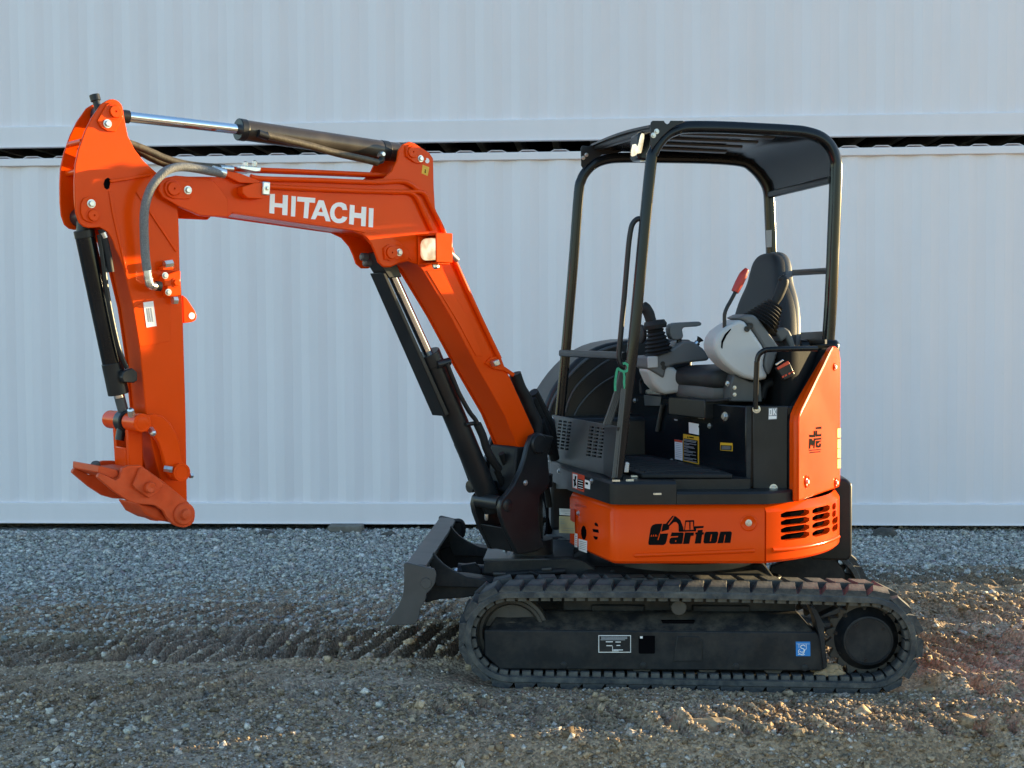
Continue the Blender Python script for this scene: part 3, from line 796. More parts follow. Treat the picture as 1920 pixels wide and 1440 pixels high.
# rags of hose on the deck and hydraulic lines at its side
MB().tube(smooth_line([TF.at(p, .44) for p in ((940, 1078), (960, 1076), (990, 1074), (1018, 1073), (1060, 1070))]), .013, 10).build('hydraulic_hose', 'rubber_soft', EX)
MB().tube(smooth_line([TF.at(p, .42) for p in ((992, 1072), (1005, 1076), (1020, 1086), (1032, 1098))]), .012, 10).build('hydraulic_hose', 'rubber_soft', EX)
for a, b, in (((925, 1076), (948, 1076)), ((1016, 1068), (1034, 1067))):
    MB().cyl(TF.at(a, .43), TF.at(b, .43), .009, n=8).build('hose_fitting', 'steel', EX)
MB().tube(smooth_line([TF.at(p, .40) for p in ((1128, 1095), (1133, 1083), (1145, 1073), (1152, 1070))]), .008, 8).build('hydraulic_hose', 'rubber_soft', EX)
MB().lathe(TF.at((1040, 1082), .55), TF.U, [(0, 0), (.055, 0), (.06, .02), (.06, .34), (0, .36)], 20).build('blade_cylinder', 'black', EX)
# blade
end = [(215, 905), (222, 893), (240, 890), (428, 935), (442, 955), (446, 985), (436, 1042), (410, 1080), (378, 1110), (372, 1152), (345, 1195), (332, 1230), (320, 1290), (305, 1318), (285, 1330), (78, 1340), (130, 1262), (180, 1190), (204, 1130), (216, 1075), (218, 1000)]
BW = 1.55
BL = MB().prism(TF, end, 0.0, .02, 'E').build('dozer_blade', 'blade', EX, bev=.003)
MB().prism(TF, end, BW - .02, BW, 'E', 0.0).build('end_plate', 'blade', BL, bev=.003)
edge_f = [(228, 905), (224, 1000), (222, 1078), (210, 1132), (186, 1193), (137, 1264), (86, 1338)]
fz = [TF.uz(p, 0, 'E') for p in edge_f]
mb = MB(); prof = [(u, z) for u, z in fz] + [(u + .022, z) for u, z in fz[::-1]]
mb.prism_uz(TF, prof, .02, BW - .02); mb.build('mouldboard', 'blade', BL, smooth=40)
# flat top rail of the mouldboard
tp = [TF.uz(p, 0, 'E') for p in ((232, 893), (375, 920))]
mb = MB(); a, b = tp
mb.prism_uz(TF, [(a[0], a[1] - .004), (b[0], b[1] + .004), (b[0], b[1] - .014), (a[0], a[1] - .022)], .021, BW - .021); mb.build('top_rail', 'blade', BL, bev=.003)
# curved gussets and push arms
for w in (.30, 1.17):
    MB().prism(TF, [(398, 890), (425, 818), (455, 860), (500, 905), (560, 945), (660, 990), (960, 1040), (960, 1075), (450, 1060), (420, 1000)], w, w + .03, 'E', .30).build('gusset', 'frame', BL, bev=.004)
    MB().prism(TF, [(330, 1020), (450, 975), (660, 992), (980, 1040), (1000, 1090), (760, 1130), (640, 1150), (470, 1160), (370, 1185), (340, 1150)], w + .03, w + .12, 'E', .30).build('push_arm', 'frame', BL, bev=.006)
MB().lathe(TF.at((375, 1035), 0, 'E') - TF.L * .004, TF.L, [(0, 0), (.024, 0), (.026, .006), (.026, .03), (0, .03)], 20).build('pin_boss', 'blade', BL)
hk = [TF.at(p, 1.47, 'E') for p in ((560, 690), (572, 610), (600, 592), (630, 604), (640, 640), (636, 690), (600, 728), (570, 730), (560, 690))]
MB().tube(smooth_line(hk, 4), .013, 8).build('tow_eye', 'frame', BL)
cyl0 = TF.pt(TF.uz((640, 930), .74, 'E')[0], .74, .43); cyl1 = TF.pt(TF.uz((960, 1060), .74)[0] + .2, .74, .40)
MB().cyl(TF.at((395, 1010), .74, 'E'), TF.at((640, 945), .74, 'E'), .022).build('blade_ram_rod', 'chrome', EX)
MB().cyl(TF.at((600, 950), .74, 'E'), TF.at((1100, 985), .74, 'E'), .042).build('blade_ram', 'black', EX)
MB().prism(TF, [(620, 910), (720, 895), (765, 940), (770, 985), (640, 985)], .60, .64, 'E').build('ram_bracket', 'frame', EX, bev=.004)

# ---------------------------------------------------------------- swing post (black)
SPR = EX
near_sp = [(984, 860), (976.7, 881.7), (963, 910), (950, 926.7), (940, 938), (936.7, 953), (940, 970), (950, 998), (965, 1026.7), (970, 1039), (985, 1038.5), (1006, 1034), (1020, 1027), (1016, 1010), (1012, 985), (1010, 955), (1013, 930), (1028, 915), (1032.5, 901.7), (1029, 877), (1028, 852), (1039, 818.6), (1022, 815), (1009, 811), (997, 817), (989, 838)]
sp = MB().prism(BF, near_sp, -.17, -.14).build('swing_post', 'black', EX, bev=.006)
MB().prism(BF, [p for p in near_sp if p[1] < 912], .11, .14, None, -.17).build('far_ear', 'black', sp, bev=.006)
MB().prism(BF, [p for p in near_sp if p[1] > 890], .03, .06, None, -.17).build('far_cheek', 'black', sp, bev=.006)
MB().prism(BF, [(948, 990), (955, 1003), (970, 1037), (1016, 1028), (1012, 995)], -.139, .029, None, -.17).build('post_core', 'black', sp, bev=.006)
MB().prism(BF, [(1000, 850), (1028, 862), (1030, 905), (1008, 935), (1000, 900)], -.139, .109, None, -.17).build('post_back', 'black', sp, bev=.004)
c = BF.at((1009, 832), -.17)
MB().lathe(c, -BF.L, [(.048, -.02), (.048, .008), (.042, .016), (0, .018)], 28).build('pivot_pin', 'black', sp)
c = BF.at((952, 948), -.17)
MB().lathe(c, -BF.L, [(.030, -.01), (.030, .002), (.022, .006), (0, .006)], 24).build('pivot_pin', 'black', sp)
MB().cyl(BF.at((940, 944), -.14) + BF.L * 0, BF.at((940, 944), -.14) + BF.L * .17, .036).build('cylinder_sleeve', 'black', sp)
bolt(sp, BF.at((985, 905), -.17), BF.a, .010)
MB().prism(BF, [(968, 838), (1006, 836), (1012, 900), (985, 930), (962, 925)], -.10, .10, None, -.1).build('hose_shroud', 'rubber_soft', sp, bev=.01)
for pts in (((1000, 735), (1018, 770), (1032, 800), (1036, 840)), ((996, 745), (1010, 775), (1024, 805), (1030, 850)), ((1012, 790), (1022, 815), (1034, 835), (1040, 860))):
    MB().tube(smooth_line([BF.at(p, .06 + .02 * i) for i, p in enumerate(pts)]), .026, 10).build('hydraulic_hose', 'rubber_soft', EX)
# slewing bracket of the upper body with its hose opening
br = MB(); br.lathe((BF.o.x + .02, BF.o.y + .02, .50), (0, 0, 1), [(0, 0), (.10, 0), (.10, .08), (0, .08)], 28); br.cyl((BF.o.x + .02, BF.o.y + .02, .57), (BF.o.x + .02, BF.o.y + .02, .85), .05); br.lathe((BF.o.x + .02, BF.o.y + .02, .84), (0, 0, 1), [(0, 0), (.10, 0), (.10, .06), (0, .06)], 28)
br.build('swing_bracket', 'frame', EX)
FPF = Frame(.49, 6.45, -73.6)       # front face of the cab floor
plate_ = MB().prism(FPF, [(1000, 921), (1074, 922), (1090, 925), (1090, 1030), (1060, 1026), (1000, 1012)], .16, .22).build('bracket_plate', 'charcoal', EX, bev=.003)
q = FPF.at((1020, 968), .16); ring = MB()
ring.lathe(q + FPF.L * .0, -FPF.L, [(.165, .0), (.165, .03), (.13, .03), (.13, -.004), (.0, -.004)], 36); ring.build('hose_opening', 'void', EX)
for pts in (((940, 850), (960, 900), (985, 950), (1015, 985)), ((930, 880), (955, 930), (990, 975), (1020, 975)), ((985, 800), (1005, 850), (1022, 900), (1030, 950))):
    MB().tube(smooth_line([BF.at(p, -.02 + .02 * i) for i, p in enumerate(pts)]), .016, 10).build('hydraulic_hose', 'rubber_soft', EX)

# ---------------------------------------------------------------- boom
NW = -.094
tip = [(330, 329), (352, 331), (380, 331), (417, 332)]
boom_top = tip + [(435, 330.5), (495, 335), (645, 340), (695, 337.5)]
brk = [(720, 334), (735, 321), (745, 300), (747.5, 282.5), (755, 271), (767.5, 265.5), (777.5, 268.8), (805, 286), (812.5, 297.5), (813.5, 350), (816, 390)]
back = [(832.5, 430), (850, 465), (855, 483), (895.6, 574), (937, 663.7), (948, 692), (959.5, 715), (1001, 807), (1003, 825), (998, 838), (986.6, 846)]
under = [(975, 847), (946.7, 778.7), (897, 692), (844.5, 593), (793, 507)]
belly = [(784, 497), (765, 490), (747.5, 493.8), (732.5, 501), (720, 501), (710, 492.5), (705, 477.5), (697.5, 460), (682.5, 442.5), (662.5, 433), (632.5, 428.8)]
low = [(435, 400.5), (427.5, 407.5), (375, 405), (335, 387.5), (305, 370), (297, 357), (300, 342), (311, 333)]
outline = boom_top + brk + back + under + belly + low
BOOM = MB().prism(BF, outline, NW, NW + .012).build('boom', 'orange', EX, bev=.003)
MB().prism(BF, outline, .082, .094, None, NW).build('far_plate', 'orange', BOOM, bev=.003)
core = [(437, 333), (495, 337), (645, 342), (720, 340), (790, 345), (812, 356), (815, 390), (831, 431), (848, 466), (853, 484), (893.6, 575), (935, 664.7), (957, 716), (998, 808), (985, 842), (976, 843), (948.5, 777), (899, 691), (846.5, 592), (794, 503), (760, 470), (720, 445), (662, 432), (632.5, 427.5), (437, 399)]
MB().prism(BF, core, NW + .0121, .0819, None, NW).build('boom_box', 'orange', BOOM, bev=.003)
# doublers
MB().prism(BF, [(330, 330), (380, 332), (402, 340), (412, 352), (427, 372), (427.5, 406.5), (376, 404), (336, 387), (306, 370), (298, 357), (301, 342), (312, 334)], NW - .014, NW - .0003).build('tip_doubler', 'orange', BOOM, bev=.003)
MB().prism(BF, [(330, 330), (380, 332), (402, 340), (412, 352), (427, 372), (427.5, 406.5), (376, 404), (336, 387), (306, 370), (298, 357), (301, 342), (312, 334)], .0943, .108, None, NW - .014).build('tip_doubler', 'orange', BOOM, bev=.003)
MB().prism(BF, [(1030, 950), (1070, 945), (1200, 965), (1310, 1010), (1390, 1080), (1395, 1110), (1380, 1150), (1310, 1173), (1250, 1200), (1200, 1200), (1165, 1168), (1143, 1108), (1112, 1040), (1080, 990)], NW - .010, NW - .0003, 'C').build('belly_doubler', 'orange', BOOM, bev=.003)
# weld lip along the lower edge of the boom
MB().prism(BF, [(437, 397), (632, 424), (665, 428), (710, 438), (745, 455), (775, 485), (772, 489), (740, 459), (706, 442), (664, 432), (632, 428), (437, 400.5)], NW - .006, NW - .0004).build('edge_lip', 'orange', BOOM, bev=.002)
def pin(parent, p, w, r, crop=None, fr=BF, mat='orange', h=.018, plate=None):
    c = fr.at(px(crop, p), w)
    if plate: MB().prism(fr, plate, w - .009, w - .0004, crop, w).build('lock_plate', mat, parent, bev=.002)
    MB().lathe(c, -fr.L, [(r * 1.32, -.004), (r * 1.32, h * .6), (r * 1.1, h * .62), (r * 1.1, h * .1), (r, h * .1), (r, h), (r * .9, h + .002), (.004, h + .002), (.004, h - .006), (0, h - .006)], 24).build('pivot_pin', mat, parent)
pin(BOOM, (972, 817), NW - .014, .027, 'A', plate=[(915, 770), (950, 752), (1000, 750), (1095, 765), (1115, 785), (1118, 865), (1095, 893), (985, 893), (930, 870), (908, 825)])
bolt(BOOM, BF.at((1088, 826), NW - .023, 'A'), BF.a, .0125)
pin(BOOM, (1403, 342), NW, .026, 'C', plate=[(1355, 300), (1390, 288), (1430, 300), (1505, 365), (1510, 400), (1470, 430), (1420, 420), (1360, 375)])
bolt(BOOM, BF.at((1474, 390), NW - .009, 'C'), BF.a, .0115)
pin(BOOM, (1245, 1095), NW - .010, .028, 'C', plate=[(1190, 1060), (1220, 1040), (1335, 1045), (1345, 1120), (1300, 1145), (1200, 1150)])
bolt(BOOM, BF.at((1314, 1093), NW - .019, 'C'), BF.a, .0125)
MB().lathe(BF.at((1523, 405), NW, 'C') - BF.L * .0006, -BF.L, [(.012, 0), (.012, .0006), (0, .0006)], 20).build('lifting_hole', 'white', BOOM)
MB().prism(BF, [(1490, 435), (1540, 455), (1528, 520), (1482, 500)], NW - .0012, NW - .0002, 'C').build('lifting_sticker', 'print_yellow', BOOM, smooth=0)
MB().tube(smooth_line([BF.at(p, NW - .002, 'C') for p in ((1508, 470), (1512, 482), (1506, 490), (1514, 496))], 4), .0018, 6).build('sticker_mark', 'print_black', BOOM)
# name along the boom
LET = [[(345, 655), (382, 655), (380, 722), (440, 727), (442, 662), (480, 665), (475, 815), (437, 812), (438, 758), (378, 752), (377, 803), (340, 798)],
       [(507, 670), (540, 673), (533, 825), (502, 822)],
       [(552, 675), (685, 685), (683, 722), (640, 718), (630, 838), (597, 835), (605, 715), (548, 710)],
       [(925, 775), (915, 735), (897, 724), (880, 718), (858, 718), (840, 722), (820, 735), (808, 750), (799, 772), (795, 795), (798, 820), (805, 840), (818, 857), (835, 868), (852, 873), (870, 874), (890, 870), (905, 862), (918, 848), (925, 830), (890, 822), (884, 833), (875, 840), (862, 842), (850, 840), (838, 830), (832, 818), (829, 805), (828, 792), (831, 775), (838, 762), (848, 752), (860, 748), (872, 750), (880, 755), (887, 764), (890, 775)],
       [(945, 735), (980, 740), (978, 795), (1030, 800), (1033, 750), (1068, 753), (1062, 898), (1028, 895), (1030, 838), (976, 832), (972, 886), (938, 880)],
       [(1088, 760), (1122, 763), (1117, 905), (1084, 902)]]
for L_ in LET: MB().prism(BF, L_, NW - .0013, NW - .0002, 'C').build('letter', 'white', BOOM, smooth=0)
la = MB()
la.prism(BF, [(710, 700), (729, 702), (729, 750), (708, 788), (720, 790), (716, 817), (700, 815), (685, 845), (652, 843)], NW - .0013, NW - .0002, 'C')
la.prism(BF, [(729, 702), (748, 705), (800, 862), (765, 858), (752, 822), (716, 817), (720, 790), (742, 792), (729, 750)], NW - .0013, NW - .0002, 'C')
la.build('letter', 'white', BOOM, smooth=0)
# pipes along the boom
def pipe(pts, w, r, mat, parent, crop=None, fr=BF, name='hydraulic_pipe', per=5, n=10):
    ws = w if isinstance(w, (list, tuple)) else [w] * len(pts)
    return MB().tube(smooth_line([fr.at(p, ww, crop) for p, ww in zip(pts, ws)], per), r, n).build(name, mat, parent, smooth=60)
pipe([(436, 317), (500, 319), (600, 323), (690, 327), (732, 329)], -.03, .0105, 'orange', BOOM)
pipe([(436, 319), (500, 321), (600, 325), (690, 329), (732, 331)], .03, .0105, 'orange', BOOM)
pipe([(470, 331), (495, 335), (600, 338), (702, 342), (752, 340), (770, 346), (783, 356)], NW - .012, .011, 'orange', BOOM)
pipe([(440, 334), (480, 343), (507, 350), (600, 355), (682, 358.5), (757, 360), (785, 359.5), (796, 364), (803, 376), (815, 400), (830, 430), (852, 488), (895, 584), (937, 672)], NW - .012, .011, 'orange', BOOM)
pipe([(735, 361), (765, 361), (777, 366), (785, 378), (796, 402), (810, 432)], NW - .012, .010, 'orange', BOOM)
# pipe clamps
MB().prism(BF, [(1500, 800), (1600, 770), (1660, 775), (1665, 860), (1650, 890), (1540, 885), (1500, 850)], NW - .05, NW - .0004, 'A').build('clamp_bracket', 'orange', BOOM, bev=.003)
MB().prism(BF, [(1655, 760), (1710, 765), (1705, 865), (1650, 860)], NW - .06, NW - .02, 'A').build('pipe_clamp', 'zinc', BOOM, bev=.004)
bolt(BOOM, BF.at((1685, 812), NW - .06, 'A'), BF.a, .008)
MB().prism(BF, [(1480, 640), (1640, 655), (1635, 685), (1600, 690), (1480, 665)], -.07, .05, 'A').build('pipe_clamp', 'zinc', BOOM, bev=.003)
for p in ((1520, 640), (1590, 632)):
    q_ = BF.at(p, -.05, 'A'); MB().lathe(q_, (0, 0, 1), [(.011, -.01), (.011, .012), (.006, .016), (0, .016)], 8).build('bolt', 'zinc', BOOM)
MB().prism(BF, [(1375, 680), (1480, 700), (1640, 760), (1650, 780), (1480, 770), (1380, 720)], NW - .03, NW + .05, 'A').build('clamp_bracket', 'orange', BOOM, bev=.002)
pipe([(1275, 680), (1320, 690), (1365, 703)], -.16, .021, 'zinc', BOOM, 'A', name='hose_fitting', per=2)
pipe([(1330, 660), (1425, 668)], -.05, .014, 'zinc', BOOM, 'A', name='hose_fitting', per=2)
MB().prism(BF, [(893, 745), (925, 730), (938, 762), (905, 775)], NW - .045, NW - .015, 'D').build('pipe_clamp', 'zinc', BOOM, bev=.004)
MB().prism(BF, [(845, 755), (880, 720), (920, 712), (955, 770), (1020, 815), (1010, 835), (960, 800), (900, 790)], NW - .012, NW - .0004, 'D').build('clamp_bracket', 'orange', BOOM, bev=.003)
pipe([(640, 110), (680, 150)], NW - .03, .014, 'zinc', BOOM, 'D', name='hose_fitting', per=2)
# hose bundle at the heel of the boom
pipe([(1020, 815), (1050, 900), (1085, 960), (1110, 1030), (1145, 1100), (1150, 1170)], -.03, .030, 'rubber_soft', BOOM, 'D', name='hose_bundle')
pipe([(1010, 830), (1040, 910), (1075, 980), (1115, 1060), (1140, 1130)], .02, .028, 'rubber_soft', BOOM, 'D', name='hose_bundle')
# raised stiffener on the lower boom side
MB().prism(BF, [(800, 507), (826, 507), (880, 600), (905, 668), (893, 668), (862, 610)], NW - .004, NW - .0003).build('stiffener', 'orange', BOOM, bev=.002)
# work lamp in its guard
lw0, lw1 = NW - .150, NW - .012
u0, zc = BF.uz((819, 466), lw0)
LAMP = MB().box(BF, u0 + .012, u0 + .064, lw0 + .004, lw1 - .004, zc - .052, zc + .052).build('work_lamp', 'black', BOOM, bev=.02, seg=3)
mb = MB(); cen = BF.pt(u0 + .006, (lw0 + lw1) / 2, zc); pr = []
for i in range(32):
    a = 2 * math.pi * i / 32; ca, sa = math.cos(a), math.sin(a)
    pr.append((math.copysign(abs(ca) ** .55, ca), math.copysign(abs(sa) ** .55, sa)))
mb.rings([[cen + BF.U * du + BF.L * (x * .060 * s_) + Vector((0, 0, y * .050 * s_)) for x, y in pr] for du, s_ in ((.014, 1), (.0, 1), (-.006, .9), (-.009, .6), (-.010, .02))])
mb.build('lens', 'lens', LAMP, smooth=50)
mb = MB(); mb.box(BF, u0 - .012, u0 + .080, lw0 - .012, lw0 - .004, zc - .062, zc + .07); gd = mb.build('lamp_guard', 'orange', BOOM, bev=.003)
MB().box(BF, u0 - .005, u0 + .080, lw0 - .004, lw1 + .011, zc + .062, zc + .07).build('guard_top', 'orange', gd, bev=.002)
MB().box(BF, u0 + .068, u0 + .080, lw0 - .004, lw1 + .011, zc - .062, zc + .062).build('guard_back', 'orange', gd, bev=.002)
MB().box(BF, u0 + .0, u0 + .068, lw1, lw1 + .008, zc - .075, zc + .062).build('guard_side', 'orange', gd, bev=.002)
MB().box(BF, u0 + .0, u0 + .068, lw0 - .004, lw1, zc - .070, zc - .062).build('guard_base', 'orange', gd, bev=.002)
MB().lathe(BF.pt(u0 + .03, lw0 + .05, zc - .07), (0, 0, -1), [(.016, 0), (.016, .012), (.008, .02), (0, .02)], 10).build('bolt', 'zinc', gd)

# ---------------------------------------------------------------- arm (dipper)
AW = .076
arm = [(200, 188.7), (206, 186.2), (212.5, 185.8), (218.5, 187.5), (223.8, 191), (228.3, 196.6), (230.8, 203.8), (233, 220), (240, 255), (252.5, 280), (270, 302.5), (292.5, 322.5), (315, 345), (333.8, 390), (335.5, 425), (337.5, 510), (338.8, 517.5), (343, 592), (348.5, 780), (350.8, 933), (352, 962), (345, 975), (330, 975), (315, 962), (309, 940), (305, 911), (290, 855), (275, 780), (263.8, 667.5), (250.6, 577.5), (232, 500), (224, 480), (216, 465), (212.5, 452.5), (202.5, 435), (187.5, 426), (167.5, 427.5), (157.5, 425), (148.8, 417.5), (142.5, 400), (140, 375), (139.5, 340), (141, 310), (147.5, 280), (160, 245), (172.5, 220), (190, 195)]
ARM = MB().prism(BF, arm, -AW, -AW + .012).build('arm', 'orange', EX, bev=.003)
MB().prism(BF, arm, AW - .012, AW, None, -AW).build('far_plate', 'orange', ARM, bev=.003)
ab = [(200, 340), (288, 325), (312, 347), (330, 391), (332, 425), (335, 515), (340, 592), (345, 780), (347, 930), (312, 940), (308, 911), (293, 855), (278, 780), (267, 667), (253.6, 577.5), (236, 500), (226, 480), (219, 462), (206, 400)]
MB().prism(BF, ab, -AW + .0121, AW - .0121, None, -AW).build('arm_box', 'orange', ARM, bev=.003)
# welded edges
MB().prism(BF, [(505, 748), (640, 728), (820, 700), (850, 693), (812, 722), (640, 752), (512, 772)], -AW - .012, -AW - .0003, 'A').build('weld_rib', 'orange', ARM, bev=.004)
MB().prism(BF, [(497, 832), (520, 838), (545, 1000), (580, 1180), (640, 1440), (625, 1440), (560, 1170), (520, 990)], -AW - .005, -AW - .0003, 'A').build('weld_rib', 'orange', ARM, bev=.002)
MB().prism(BF, [(700, 840), (712, 840), (1010, 1270), (1000, 1290)], -AW - .006, -AW - .0003, 'A').build('weld_rib', 'orange', ARM, bev=.002)
MB().prism(BF, [(505, 780), (500, 812), (482, 822), (465, 810), (457, 780), (468, 745), (490, 732), (508, 745)], -AW - .0012, -AW - .0003, 'A').build('sight_hole', 'void', ARM, smooth=0)
for p in ((155, 265), (152, 320)):
    MB().cyl(BF.at(p, -AW + .012) , BF.at(p, -AW + .012) + BF.L * (2 * AW - .024), .012).build('spacer_bar', 'orange', ARM)
pin(ARM, (535, 240), -AW, .024, 'A', plate=[(470, 190), (500, 170), (560, 175), (590, 215), (595, 290), (540, 390), (480, 385), (430, 355), (405, 305)])
bolt(ARM, BF.at((485, 328), -AW - .009, 'A'), BF.a, .0125)
pin(ARM, (372, 1017), -AW, .022, 'A', plate=[(300, 890), (330, 875), (390, 885), (405, 910), (418, 1030), (395, 1070), (345, 1070), (300, 1045), (282, 1000), (283, 930)])
bolt(ARM, BF.at((364, 928), -AW - .009, 'A'), BF.a, .0125)
# valve block, lug, sticker
VB = MB().prism(BF, [(605, 100), (640, 85), (690, 72), (692, 195), (625, 205), (622, 150), (608, 150)], -AW - .045, -AW - .0003, 'B').build('valve_block', 'orange', ARM, bev=.004)
bolt(VB, BF.at((612, 98), -AW - .045, 'B'), BF.a, .010); bolt(VB, BF.at((628, 181), -AW - .045, 'B'), BF.a, .010); bolt(VB, BF.at((665, 133), -AW - .045, 'B'), BF.a, .014, BOLT_O)
for p, q in (((608, 42), (648, 36)), ((650, 222), (672, 222))):
    a_ = BF.at(p, -AW - .035, 'B'); b_ = BF.at(q, -AW - .035, 'B')
    MB().cyl(a_, b_, .016, n=6).build('hydraulic_plug', 'zinc', VB)
MB().prism(BF, [(600, 50), (650, 45), (655, 66), (600, 72)], -AW - .04, -AW - .0003, 'B').build('plug_base', 'orange', VB, bev=.003)
MB().prism(BF, [(700, 196), (722, 214), (762, 275), (771, 300), (766, 320), (748, 330), (705, 336)], -.012, .008, 'B').build('lifting_lug', 'orange', ARM, bev=.003)
MB().lathe(BF.at((745, 299), -.012, 'B') - BF.L * .0008, -BF.L, [(.014, 0), (.014, .0008), (0, .0008)], 20).build('lug_hole', 'container', ARM)
STK = MB().prism(BF, [(503, 232), (553, 225), (570, 350), (520, 358)], -AW - .0045, -AW - .0032, 'B').build('label_sticker', 'white', ARM, smooth=0)
for i, xx in enumerate((0, 9, 20)):
    MB().prism(BF, [(519 + xx, 262 - xx * .1), (523 + xx, 261 - xx * .1), (533 + xx, 330 - xx * .1), (529 + xx, 331 - xx * .1)], -AW - .0058, -AW - .0047, 'B').build('sticker_line', 'print_grey', STK, smooth=0)
# access panel edge
MB().prism(BF, [(455, 262), (520, 215), (640, 205), (640, 425), (487, 455)], -AW - .003, -AW - .0003, 'B').build('cover_plate', 'orange', ARM, bev=.001)

# arm cylinder
def along(a, b, t): return a + (b - a) * t
A0 = BF.at((535, 240), -AW, 'A') + BF.L * AW; A1 = BF.at((450, 243), 0); A2 = BF.at((745, 286), 0)
AC = MB().cyl(along(A1, A2, .0), along(A1, A2, 1.0), .0435, n=32).build('arm_cylinder', 'dusty_black', EX, smooth=50)
MB().cyl(A0, A1, .0215, n=24).build('rod', 'chrome', AC, smooth=50)
MB().cyl(along(A0, A1, .03), along(A0, A1, .16), .026, n=24).build('rod_eye', 'black', AC, smooth=50)
MB().cyl(A0 - BF.L * .055, A0 + BF.L * .055, .040, n=24).build('rod_eye', 'black', AC)
MB().cyl(along(A1, A2, -.012), along(A1, A2, .03), .0465, n=32).build('gland', 'black', AC, bev=.003)
MB().cyl(along(A1, A2, .88), along(A1, A2, .93), .0455, n=32).build('end_collar', 'black', AC, bev=.003)
MB().cyl(along(A1, A2, .96), along(A1, A2, 1.12), .04, n=24).build('barrel_eye', 'black', AC)
pipe([(500, 254), (530, 261), (580, 273), (630, 287), (680, 298), (708, 305)], -.05, [.016] * 26, 'bronze', AC, name='hose_sleeve')
pipe([(484, 250), (502, 256)], -.05, .017, 'black', AC, name='port_block', per=1)
MB().lathe(BF.at((1180, 358), -.045, 'C'), -BF.L, [(.014, -.02), (.014, .012), (.009, .02), (0, .02)], 8).build('grease_plug', 'zinc', AC)
pipe([(1120, 420), (1180, 405), (1185, 370)], -.045, .014, 'black', AC, 'C', name='port_block', per=2)
MB().lathe(BF.at((400, 160), -.0, 'A'), Vector((-.25, 0, .95)), [(.014, -.05), (.014, .0), (.02, .002), (.02, .026), (0, .028)], 14).build('end_stop', 'black', ARM)

# boom cylinder with its rod guard
B0 = BF.at((722, 486), 0); B1 = BF.at((803, 664), 0); B2 = BF.at((921, 944), 0)
BC = MB().cyl(B1, B2, .054, n=28).build('boom_cylinder', 'black', EX, smooth=50)
MB().cyl(B0, B1, .0235, n=24).build('rod', 'chrome', BC, smooth=50)
MB().cyl(along(B0, B1, -.10), along(B0, B1, .08), .034, n=20).build('rod_eye', 'black', BC)
MB().cyl(along(B1, B2, -.01), along(B1, B2, .07), .058, n=28).build('gland', 'black', BC, bev=.003)
MB().cyl(along(B1, B2, .93), along(B1, B2, 1.04), .05, n=24).build('barrel_eye', 'black', BC)
g1 = [(717, 511), (724, 512), (843, 777), (835, 781)]
MB().prism(BF, [(700, 474), (716, 470), (728, 484), (742, 520), (718, 522), (704, 500)], -.05, .05, None, 0).build('guard_bracket', 'black', BC, bev=.004)
GDp = MB().prism(BF, g1, -.048, .055).build('rod_guard', 'black', BC, bev=.004)
for a_, b_ in (((128, 130), (150, 150)), ((145, 165), (165, 185))):
    MB().lathe(BF.at(a_, -.02, 'D'), -BF.U, [(.018, -.02), (.018, .008), (.01, .014), (0, .014)], 10).build('bolt', 'charcoal', GDp)
pipe([(838, 682), (845, 700), (850, 712), (862, 740), (880, 772), (892, 788), (899, 806)], -.07, .011, 'black', BC, name='hydraulic_pipe')
pipe([(895, 795), (905, 817), (912, 840), (922, 860), (935, 880)], [-.07, -.07, -.06, -.05, -.03], .020, 'rubber_soft', BC, name='hydraulic_hose')
pipe([(818, 684), (842, 678)], -.05, .020, 'black', BC, name='port_block', per=1)
pipe([(873, 796), (893, 793)], -.06, .010, 'black', BC, name='pipe_clamp', per=1)
pipe([(855, 832), (868, 862), (884, 905), (890, 918)], .07, .012, 'black', BC, name='hydraulic_pipe')
MB().lathe(BF.at((886, 912), .06), -BF.U, [(.03, -.03), (.03, .02), (0, .022)], 14).build('port_block', 'black', BC)
MB().lathe(BF.at((912, 968), -.06), (0, 0, -1), [(.01, -.01), (.01, .012), (.006, .02), (0, .02)], 8).build('grease_plug', 'zinc', sp)

# bucket cylinder
KE = BF.at((372, 1017), -AW, 'A') + BF.L * AW; K0 = BF.at((159, 440), 0); K1 = BF.at((222.5, 739), 0); LKp = BF.at((500, 835), -.15, 'B'); K2 = LKp + BF.L * .15
BK = MB().cyl(K0, K1, .0385, n=28).build('bucket_cylinder', 'black_gloss', EX, smooth=50)
MB().cyl(along(K0, K1, -.03), along(K0, K1, .02), .040, n=28).build('end_collar', 'black', BK, bev=.003)
MB().cyl(KE, along(K0, K1, -.02), .030, n=20).build('barrel_eye', 'black', BK)
MB().cyl(KE - BF.L * .055, KE + BF.L * .055, .036, n=24).build('barrel_eye', 'black', BK)
MB().cyl(along(K0, K1, .80), along(K0, K1, 1.0), .0415, n=28).build('gland', 'black', BK, bev=.002)
MB().cyl(K1, K2, .021, n=20).build('rod', 'charcoal', BK, smooth=50)
MB().cyl(K1, along(K1, K2, .12), .0215, n=20).build('rod_wiper', 'chrome', BK, smooth=50)
pipe([(186, 440), (192, 480), (203, 560), (222, 650), (238, 690)], -.055, .0095, 'black', BK, name='hydraulic_pipe')
pipe([(190, 430), (196, 450), (203, 480), (208, 510)], -.06, .014, 'rubber_soft', BK, name='hydraulic_hose')
pipe([(193, 436), (197, 446)], -.065, .012, 'zinc', BK, name='hose_fitting', per=1)
MB().prism(BF, [(232, 696), (248, 690), (258, 698), (258, 714), (250, 718), (232, 717), (228, 708)], -.075, -.03).build('port_block', 'black', BK, bev=.004)
ek = LKp + BF.L * .15
MB().cyl(ek - BF.L * .028, ek + BF.L * .028, .046, n=28).build('rod_eye', 'black', BK, bev=.005)
